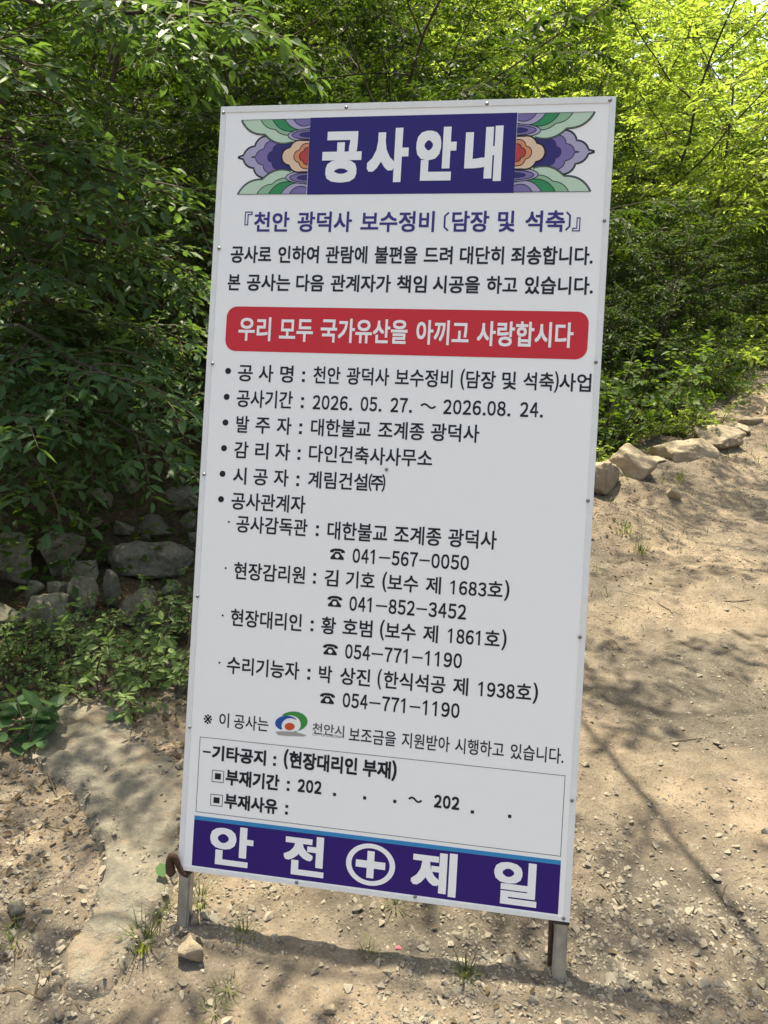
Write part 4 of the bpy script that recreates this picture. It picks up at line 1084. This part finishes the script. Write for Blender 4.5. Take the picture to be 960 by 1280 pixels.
# the large-leaved tree whose boughs hang over the stream at the left
def bough_tree():
    rg = np.random.RandomState(77); root = empty('leaning_tree'); w = Wood(); tw = Wood(); sp = Spray()
    bx, by = -3.25, 2.5; bz = float(height(bx, by)); root.location = (bx, by, bz)
    o = np.array([bx, by, bz])
    trunk = polyline(rg, np.array([0, 0, -.2]), (.15, .05, 1), 4.2, 10, .07, .05)
    w.add(trunk, np.linspace(.085, .03, 11), 9)
    tips = [(150, 480, 1.75, .25), (200, 560, 1.95, .25), (60, 600, 1.6, .2), (235, 520, 2.5, .2), (40, 470, 1.9, .2), (110, 540, 2.3, .3), (20, 540, 1.5, .2),
            (225, 250, 2.2, .4), (265, 350, 2.6, .3), (120, 240, 2.0, .4), (60, 340, 1.9, .3), (180, 320, 2.4, .3), (30, 215, 1.8, .4), (245, 430, 2.9, .2), (100, 400, 2.6, .3), (200, 420, 2.9, .2), (255, 30, 2.0, .3), (325, 20, 2.2, .3), (60, 95, 1.8, .3)]
    for k, (px, py, Y, arch) in enumerate(tips):
        tip = at(px, py, Y) - o
        s = along(trunk, np.clip((tip[2] + .35) / 4.2, .15, .9))[0]
        t = np.linspace(0, 1, 9)[:, None]
        limb = s + (tip - s) * t + UP * arch * np.sin(np.pi * t ** .8) * .55 + rg.normal(0, .015, (9, 3))
        w.add(limb, np.linspace(.020, .004, 9), 6)
        branchlets(rg, tw, sp, limb, .014, 13, .50, 5, .20, s0=.30, droop=-.16, flatness=.18)
    w.mesh('trunk', M['bark'], root)
    V, F = sp.leaves(rg, 7, .074, .18, .50, .36, spread=.95, jit=.2)
    TV = np.concatenate(tw.V); TF = np.concatenate(tw.F) + len(V)
    np_mesh('crown', np.concatenate([V, TV]), [F, TF], [M['leaf_near'], M['twig']], mat_index=np.concatenate([np.zeros(len(F)), np.ones(len(TF))]), parent=root)
    return tag(root, 'leaning tree with large oval leaves hanging over the stream at the left', 'tree')
bough_tree()

# shrubs and weeds
def shrub(name, seed, stems, h, spread, leaf, mt, width=.6, kl=7, nt=5, Lt=.16, droop=.25, flat=.45, wood='twig'):
    rg = np.random.RandomState(seed); root = empty(name); w = Wood(); sp = Spray()
    for i in range(stems):
        a = rg.uniform(0, 6.28); b = np.array([math.cos(a), math.sin(a), 0]) * spread * rg.uniform(0, .45)
        hh = h * rg.uniform(.6, 1.1)
        st = polyline(rg, b - UP * .03, np.array([math.cos(a) * rg.uniform(.1, .7) * spread / h, math.sin(a) * rg.uniform(.1, .7) * spread / h, 1]), hh, 6, .12, -.08)
        w.add(st, np.linspace(.004 + .006 * h, .0015, 7), 4)
        for q in range(nt):
            f = .25 + .75 * (q + rg.uniform(0, 1)) / nt
            p, d = along(st, min(f, .99)); az = q * 2.4 + rg.uniform(-.5, .5)
            dv = np.array([math.cos(az), math.sin(az), rg.uniform(0, .5)]) if q < nt - 1 else d
            L = Lt * rg.uniform(.6, 1.2) * (1.15 - .5 * f); sp.twig(p, dv, L)
            w.add(np.stack([p, p + unit(dv) * L * .9 - UP * L * .08]), [.0018, .0009], 3)
    w.mesh('stem', M[wood], root)
    V, F = sp.leaves(rg, kl, leaf, droop, width, flat)
    np_mesh('foliage', V, [F], M[mt], parent=root)
    return root
B1 = shrub('shrub', 41, 38, .75, .75, .050, 'leaf_mid', .62, kl=8, nt=7)
def again(root, x, y, rz, sc, label, group=None, mat=None, cat='shrub', fresh=False):
    o = root if fresh else copy_tree(root); return place(o, x, y, rz, sc, label, group, mat, cat)
GB = 'shrubs between the stream and the path'
again(B1, 1.05, 5.5, .3, 1.6, 'broad-leaved green shrub beside the right edge of the board, below the red band', GB, fresh=True)
again(B1, 1.75, 6.9, 1.5, 1.6, 'broad-leaved shrub behind the flat sunny boulders', GB)
again(B1, 2.85, 9.2, 2.5, 1.3, 'pale sunlit shrub at the right edge where the path goes out of sight', GB, 'leaf_bright')
again(B1, 3.9, 10.9, 3.7, 1.3, 'sunlit shrub farthest along the path edge', GB, 'leaf_bright')
again(B1, .4, 5.0, 4.4, 1.1, 'shrub mostly hidden behind the right half of the board', GB)
W1 = shrub('weed', 42, 12, .30, .34, .040, 'leaf_pale', .58, kl=6, nt=6, Lt=.10)
GW = 'pale weeds on the stream bank'
wl = [(150, 850, 1.0, 'pale-leaved weed in the middle of the bank above the flat rock'), (60, 830, 1.1, 'pale-leaved weed with whitish sunlit leaves left of centre on the bank'),
      (205, 800, 1.05, 'pale-leaved weed touching the left edge of the board'), (20, 880, 1.0, 'pale-leaved weed at the left edge beside the flat rock'),
      (110, 800, .9, 'smaller pale weed in front of the round stream boulders'), (190, 860, .9, 'pale weed growing low by the board above the dry soil'),
      (5, 820, 1.1, 'pale weed half out of the picture at the left'), (90, 868, .8, 'low pale weed just above the top of the flat rock')]
for k, (px, py, sc, lb) in enumerate(wl):
    p = hit(px, py); again(W1, p[0], p[1], k * 1.3, sc, lb, GW, cat='weed', fresh=(k == 0))
W2 = shrub('weed', 43, 5, .50, .22, .055, 'leaf_pale', .62, kl=5, nt=6, Lt=.10, wood='rust')
p = hit(212, 800); again(W2, p[0], p[1], 0, .95, 'tall red-stemmed weed rising in front of the stream boulders beside the board', None, cat='weed', fresh=True)
W3 = shrub('weed', 44, 16, .26, .40, .042, 'leaf_bright', .5, kl=6, nt=5, Lt=.10)
GY_ = 'yellow-green weeds behind the sunny boulders'
for k, (x, y, sc, lb) in enumerate([(1.05, 4.55, 1.1, 'yellow-green weed between the board and the angular tan boulder'), (1.45, 5.1, 1.1, 'yellow-green weed behind the angular tan boulder'),
                                    (1.9, 5.7, 1.0, 'yellow-green weed behind the low rounded boulder'), (2.5, 7.0, 1.1, 'yellow-green weed behind the farthest flat boulder')]):
    again(W3, x, y, k * 1.7, sc, lb, GY_, cat='weed', fresh=(k == 0))

W4 = shrub('weed', 47, 5, .16, .16, .085, 'leaf_near', .85, kl=3, nt=3, Lt=.07, flat=.25)
p = hit(24, 935); again(W4, p[0], p[1], 0, 1.0, 'round-leaved plant at the left edge beside the top of the flat rock', None, cat='weed', fresh=True)
for px, py, az, s, lb in ((133, 914, .3, .075, 'single green leaf lying on the upper part of the flat rock'), (207, 1118, 2.2, .055, 'single green leaf just left of the left leg of the board')):
    p = hit(px, py); V, F = leaf_geo(np.array([[0, 0, .012]]), np.array([[math.cos(az), math.sin(az), .1]]), np.array([[.1, -.2, 1.0]]), np.array([s]), .62, .12)
    tag(np_mesh('fallen_leaf', V, [F], M['leaf_near'], loc=(p[0], p[1], p[2] + .04)), lb, 'leaf')

# grass tufts
def tuft(seed, n, h):
    rg = np.random.RandomState(seed); V = []; F = []
    for i in range(n):
        a = rg.uniform(0, 6.28); r = rg.uniform(0, .03); hh = h * rg.uniform(.5, 1.1); w = rg.uniform(.0012, .0024)
        b = np.array([math.cos(a) * r, math.sin(a) * r, -.005]); out = np.array([math.cos(a), math.sin(a), 0]) * rg.uniform(.1, .8) * hh
        sd = np.array([-math.sin(a), math.cos(a), 0]); k = len(V) 
        for t in (0, .4, .75): 
            c = b + out * t ** 2 + UP * hh * t * (1 - .25 * t); V += [c - sd * w * (1 - t * .7), c + sd * w * (1 - t * .7)]
        V.append(b + out + UP * hh * .78)
        F += [[k, k + 1, k + 3, k + 2], [k + 2, k + 3, k + 5, k + 4]]; F.append([k + 4, k + 5, k + 6, k + 6])
    q = [f for f in F if f[2] != f[3]]; t3 = [f[:3] for f in F if f[2] == f[3]]
    return np_mesh('grass_tuft', np.array(V), [np.array(q), np.array(t3)], M['grass'])
T1 = tuft(3, 46, .10); T2 = tuft(4, 26, .06)
gt = [(T1, 178, 1185, 1.0, 'large grass tuft beside the lower end of the flat rock'), (T1, 582, 1222, .75, 'grass tuft under the right half of the board'),
      (T2, 250, 1125, 1.0, 'thin grass tuft just right of the left leg'), (T2, 305, 1170, 1.0, 'small upright weed-like tuft under the left third of the board'),
      (T2, 495, 1135, .9, 'small tuft close under the middle of the board'), (T2, 20, 1180, 1.1, 'sparse tuft in the gravel at the left edge'),
      (T2, 285, 1240, .9, 'small tuft below the left third of the board'), (T2, 268, 1270, 1.0, 'tuft at the bottom of the picture below the left leg'),
      (T2, 780, 665, 1.8, 'patch of short grass on the path shoulder, nearest the board'), (T2, 800, 690, 1.7, 'second patch of short grass on the path shoulder'),
      (T2, 850, 600, 1.6, 'short grass beside the small angular stone'), (T1, 885, 540, 1.3, 'grass in front of the farthest flat boulder'), (T2, 175, 960, .9, 'tiny tuft on the right side of the flat rock'),
      (T1, 200, 1145, .8, 'grass tuft at the foot of the left leg'), (T2, 460, 1195, .8, 'dry tuft under the middle of the board'), (T2, 690, 1090, .8, 'tuft behind the right leg')]
fr = set()
for k, (T, px, py, sc, lb) in enumerate(gt):
    p = hit(px, py); o = T if T not in fr else T.copy()
    if T in fr: col.objects.link(o)
    fr.add(T); o.location = (p[0], p[1], p[2] - .002); o.rotation_euler = (0, 0, k * 1.1); o.scale = (sc,) * 3
    tag(o, lb, 'grass tuft', 'grass tufts round the board')

# thin grass along the broken edge of the path: nobody could count it
rg = np.random.RandomState(19); n = 60000
x = rg.uniform(-2.2, 5.0, n); y = rg.uniform(.6, 13, n); s = bank_side(x, y)
pr_ = np.exp(-((s + .02) / .26) ** 2) * sstep(-.15, .25, fbm(x, y, 2.3, 3)) * np.minimum(1, (4.0 / np.hypot(x, y + 1.3)) ** .8) * sstep(.9, 2.2, y)
pr_ = np.maximum(pr_, .30 * sstep(1.2, .4, s) * sstep(-.1, .1, s) * sstep(.12, .35, fbm(x + 9, y, 2.6, 3)) * sstep(1.5, 2.5, y))
k = rg.rand(n) < pr_; x, y = x[k], y[k]; n = len(x); z = height(x, y)
a = rg.uniform(0, 6.28, n); h = rg.uniform(.03, .11, n); w = rg.uniform(.0014, .003, n) * np.maximum(1, np.hypot(x, y) / 4); out = rg.uniform(.1, .9, n) * h
dv = np.stack([np.cos(a), np.sin(a), 0 * a], 1); sd = np.stack([-np.sin(a), np.cos(a), 0 * a], 1); b0 = np.column_stack([x, y, z - .005])
V = []
for t in (0, .5):
    cc = b0 + dv * (out * t * t)[:, None] + UP * (h * t)[:, None]; V += [cc - sd * (w * (1 - t * .6))[:, None], cc + sd * (w * (1 - t * .6))[:, None]]
V.append(b0 + dv * out[:, None] + UP * (h * .8)[:, None]); V = np.stack(V, 1).reshape(-1, 3); q = np.arange(n)[:, None] * 5
tag(np_mesh('grass', V, [q + [0, 1, 3, 2], q + [2, 3, 4]], M['grass']), 'thin grass growing along the broken edge of the path', 'grass', kind='stuff')

# fallen sticks
def stick(pxs, r, label, mt='twig'):
    pts = [hit(*q) for q in pxs]; pts = [q + (0, 0, r * .9) for q in pts]; pts = smooth_line(pts, 2)
    V, F = tube(pts, np.linspace(r, r * .45, len(pts)), 6); tag(np_mesh('stick', V, [F], M[mt], smooth=True), label, 'stick')
stick([(127, 950), (142, 936), (150, 930), (164, 918)], .0035, 'dark forked stick lying on the upper part of the flat rock')
stick([(58, 960), (66, 985), (80, 1015)], .004, 'dark stick lying beside the flat rock at its left')
stick([(150, 965), (175, 958), (195, 952)], .002, 'thin stick across the middle of the flat rock')
stick([(812, 748), (825, 757), (838, 764), (850, 770)], .0045, 'short dark stick lying on the path right of the board')
stick([(905, 752), (930, 752), (955, 747)], .003, 'thin pale stick on the sunny path at the right edge')
stick([(838, 928), (860, 925), (884, 923)], .0025, 'pale twig on the sunny gravel right of the board')
stick([(750, 1104), (770, 1125), (790, 1144)], .0028, 'pale dry stalk lying behind the right leg')
stick([(920, 1008), (945, 1005), (960, 1004)], .0028, 'brown twig at the right edge above the dark strip of shade')
stick([(0, 925), (40, 900), (95, 850)], .004, 'bare branch lying across the weeds at the left edge')

# leaf litter and low undergrowth on the wooded slope
rs = np.random.RandomState(5)
def scatter_leaves(n, dens_f, xr, yr, size, hmax, name, mt, label, cat, flat=.35, dist_pow=1.2, width=.5, ref=5.0):
    out = []
    while sum(map(len, out)) < n:
        x = rs.uniform(*xr, 40000); y = rs.uniform(*yr, 40000); d = np.hypot(x - CAM[0], y - CAM[1])
        k = rs.rand(40000) < dens_f(x, y) * np.minimum(1, (ref / d) ** dist_pow); out.append(np.stack([x[k], y[k]], 1))
    p = np.concatenate(out)[:n]; z = height(p[:, 0], p[:, 1]); d = np.hypot(p[:, 0] - CAM[0], p[:, 1] - CAM[1])
    hh = hmax * rs.rand(n) ** 1.5 * (.5 + 1.2 * sstep(-.2, .4, fbm(p[:, 0], p[:, 1], .8, 2)))
    a = rs.uniform(0, 6.28, n); dr = np.stack([np.cos(a), np.sin(a), rs.normal(-.1, .3, n)], 1)
    V, F = leaf_geo(np.column_stack([p, z + .006 + hh]), dr, UP + rs.normal(0, flat, (n, 3)), size * rs.uniform(.6, 1.3, n) * np.maximum(1, d / 9), width)
    return tag(np_mesh(name, V, [F], M[mt]), label, cat, kind='stuff')
def hill_d(x, y):
    s = bank_side(x, y); return sstep(-.1, -1.0, s) * (.25 + .75 * sstep(-.2, .3, fbm(x, y, .7, 3)))
scatter_leaves(52000, lambda x, y: hill_d(x, y) * sstep(-2.6, -3.6, bank_side(x, y)), (-14, 9), (1.5, 24), .10, 1.1, 'undergrowth', 'leaf_mid', 'low leafy undergrowth covering the wooded slope', 'undergrowth')
scatter_leaves(60000, lambda x, y: sstep(-4, -6, bank_side(x, y)) * sstep(15, 21, y) * sstep(-.2, .1, fbm(x, y, .35, 3)), (-22, 22), (15, 46), .14, 9.0, 'distant_wood', 'leaf_bright', 'sunlit far wood closing the slope behind the trees', 'wood', flat=.6, dist_pow=.3)
scatter_leaves(9000, lambda x, y: sstep(.15, -.3, bank_side(x, y)), (-5, 5), (.4, 9), .032, .01, 'leaf_litter', 'dead', 'dry fallen leaves over the stream bank', 'leaf litter', dist_pow=1.5, ref=3.0)
scatter_leaves(420, lambda x, y: sstep(-.1, .2, bank_side(x, y)) * sstep(-.1, .3, fbm(x, y, 1.5, 2)), (-2, 2.5), (-.5, 4), .020, .002, 'leaf_litter', 'dead', 'few small dry leaves blown over the gravel', 'leaf litter', dist_pow=1.2, ref=2.0)
rg = np.random.RandomState(8); w = Wood(); k = 0
while k < 750:
    x, y = rg.uniform(-2.2, 2.0), rg.uniform(-.5, 4)
    s = float(bank_side(np.array([x]), np.array([y]))[0]); pr_ = 1.0 if (s < .5 and s > -1.5) or (x < -.5 and y < 1.2) else .08
    if rg.rand() > pr_: continue
    a = rg.uniform(0, 6.28); L = rg.uniform(.03, .16); q = np.array([[x, y], [x + math.cos(a) * L / 2, y + math.sin(a) * L / 2], [x + math.cos(a + .3) * L, y + math.sin(a + .3) * L]])
    z = height(q[:, 0], q[:, 1]) + .004; w.add(np.column_stack([q, z]), np.array([1, .8, .5]) * rg.uniform(.0008, .0022), 4); k += 1
tag(np_mesh('twig_litter', np.concatenate(w.V), [np.concatenate(w.F)], M['dead']), 'small dry twigs and stalks strewn over the soil of the bank', 'twig litter', kind='stuff')
scatter_leaves(2600, lambda x, y: sstep(.75, .2, np.abs(bank_side(x, y) - .1)) * .9 + .5 * sstep(-.55, -.8, x) * sstep(1.2, .6, y), (-2.4, 2.5), (-.5, 5), .026, .006, 'leaf_litter', 'dead', 'brown leaf scraps along the edge of the bank', 'leaf litter', dist_pow=1.2, ref=2.0)
# scrap
b = rock_verts((.014, .012, .008), 91, n=2, rough=.4)
p = hit(497, 1186); tag(np_mesh('paper_scrap', b[0] + (p + (0, 0, .003)), [b[1]], plain('pink_paper', (.62, .10, .14), .8)), 'tiny crumpled pink scrap on the gravel under the board', 'scrap')
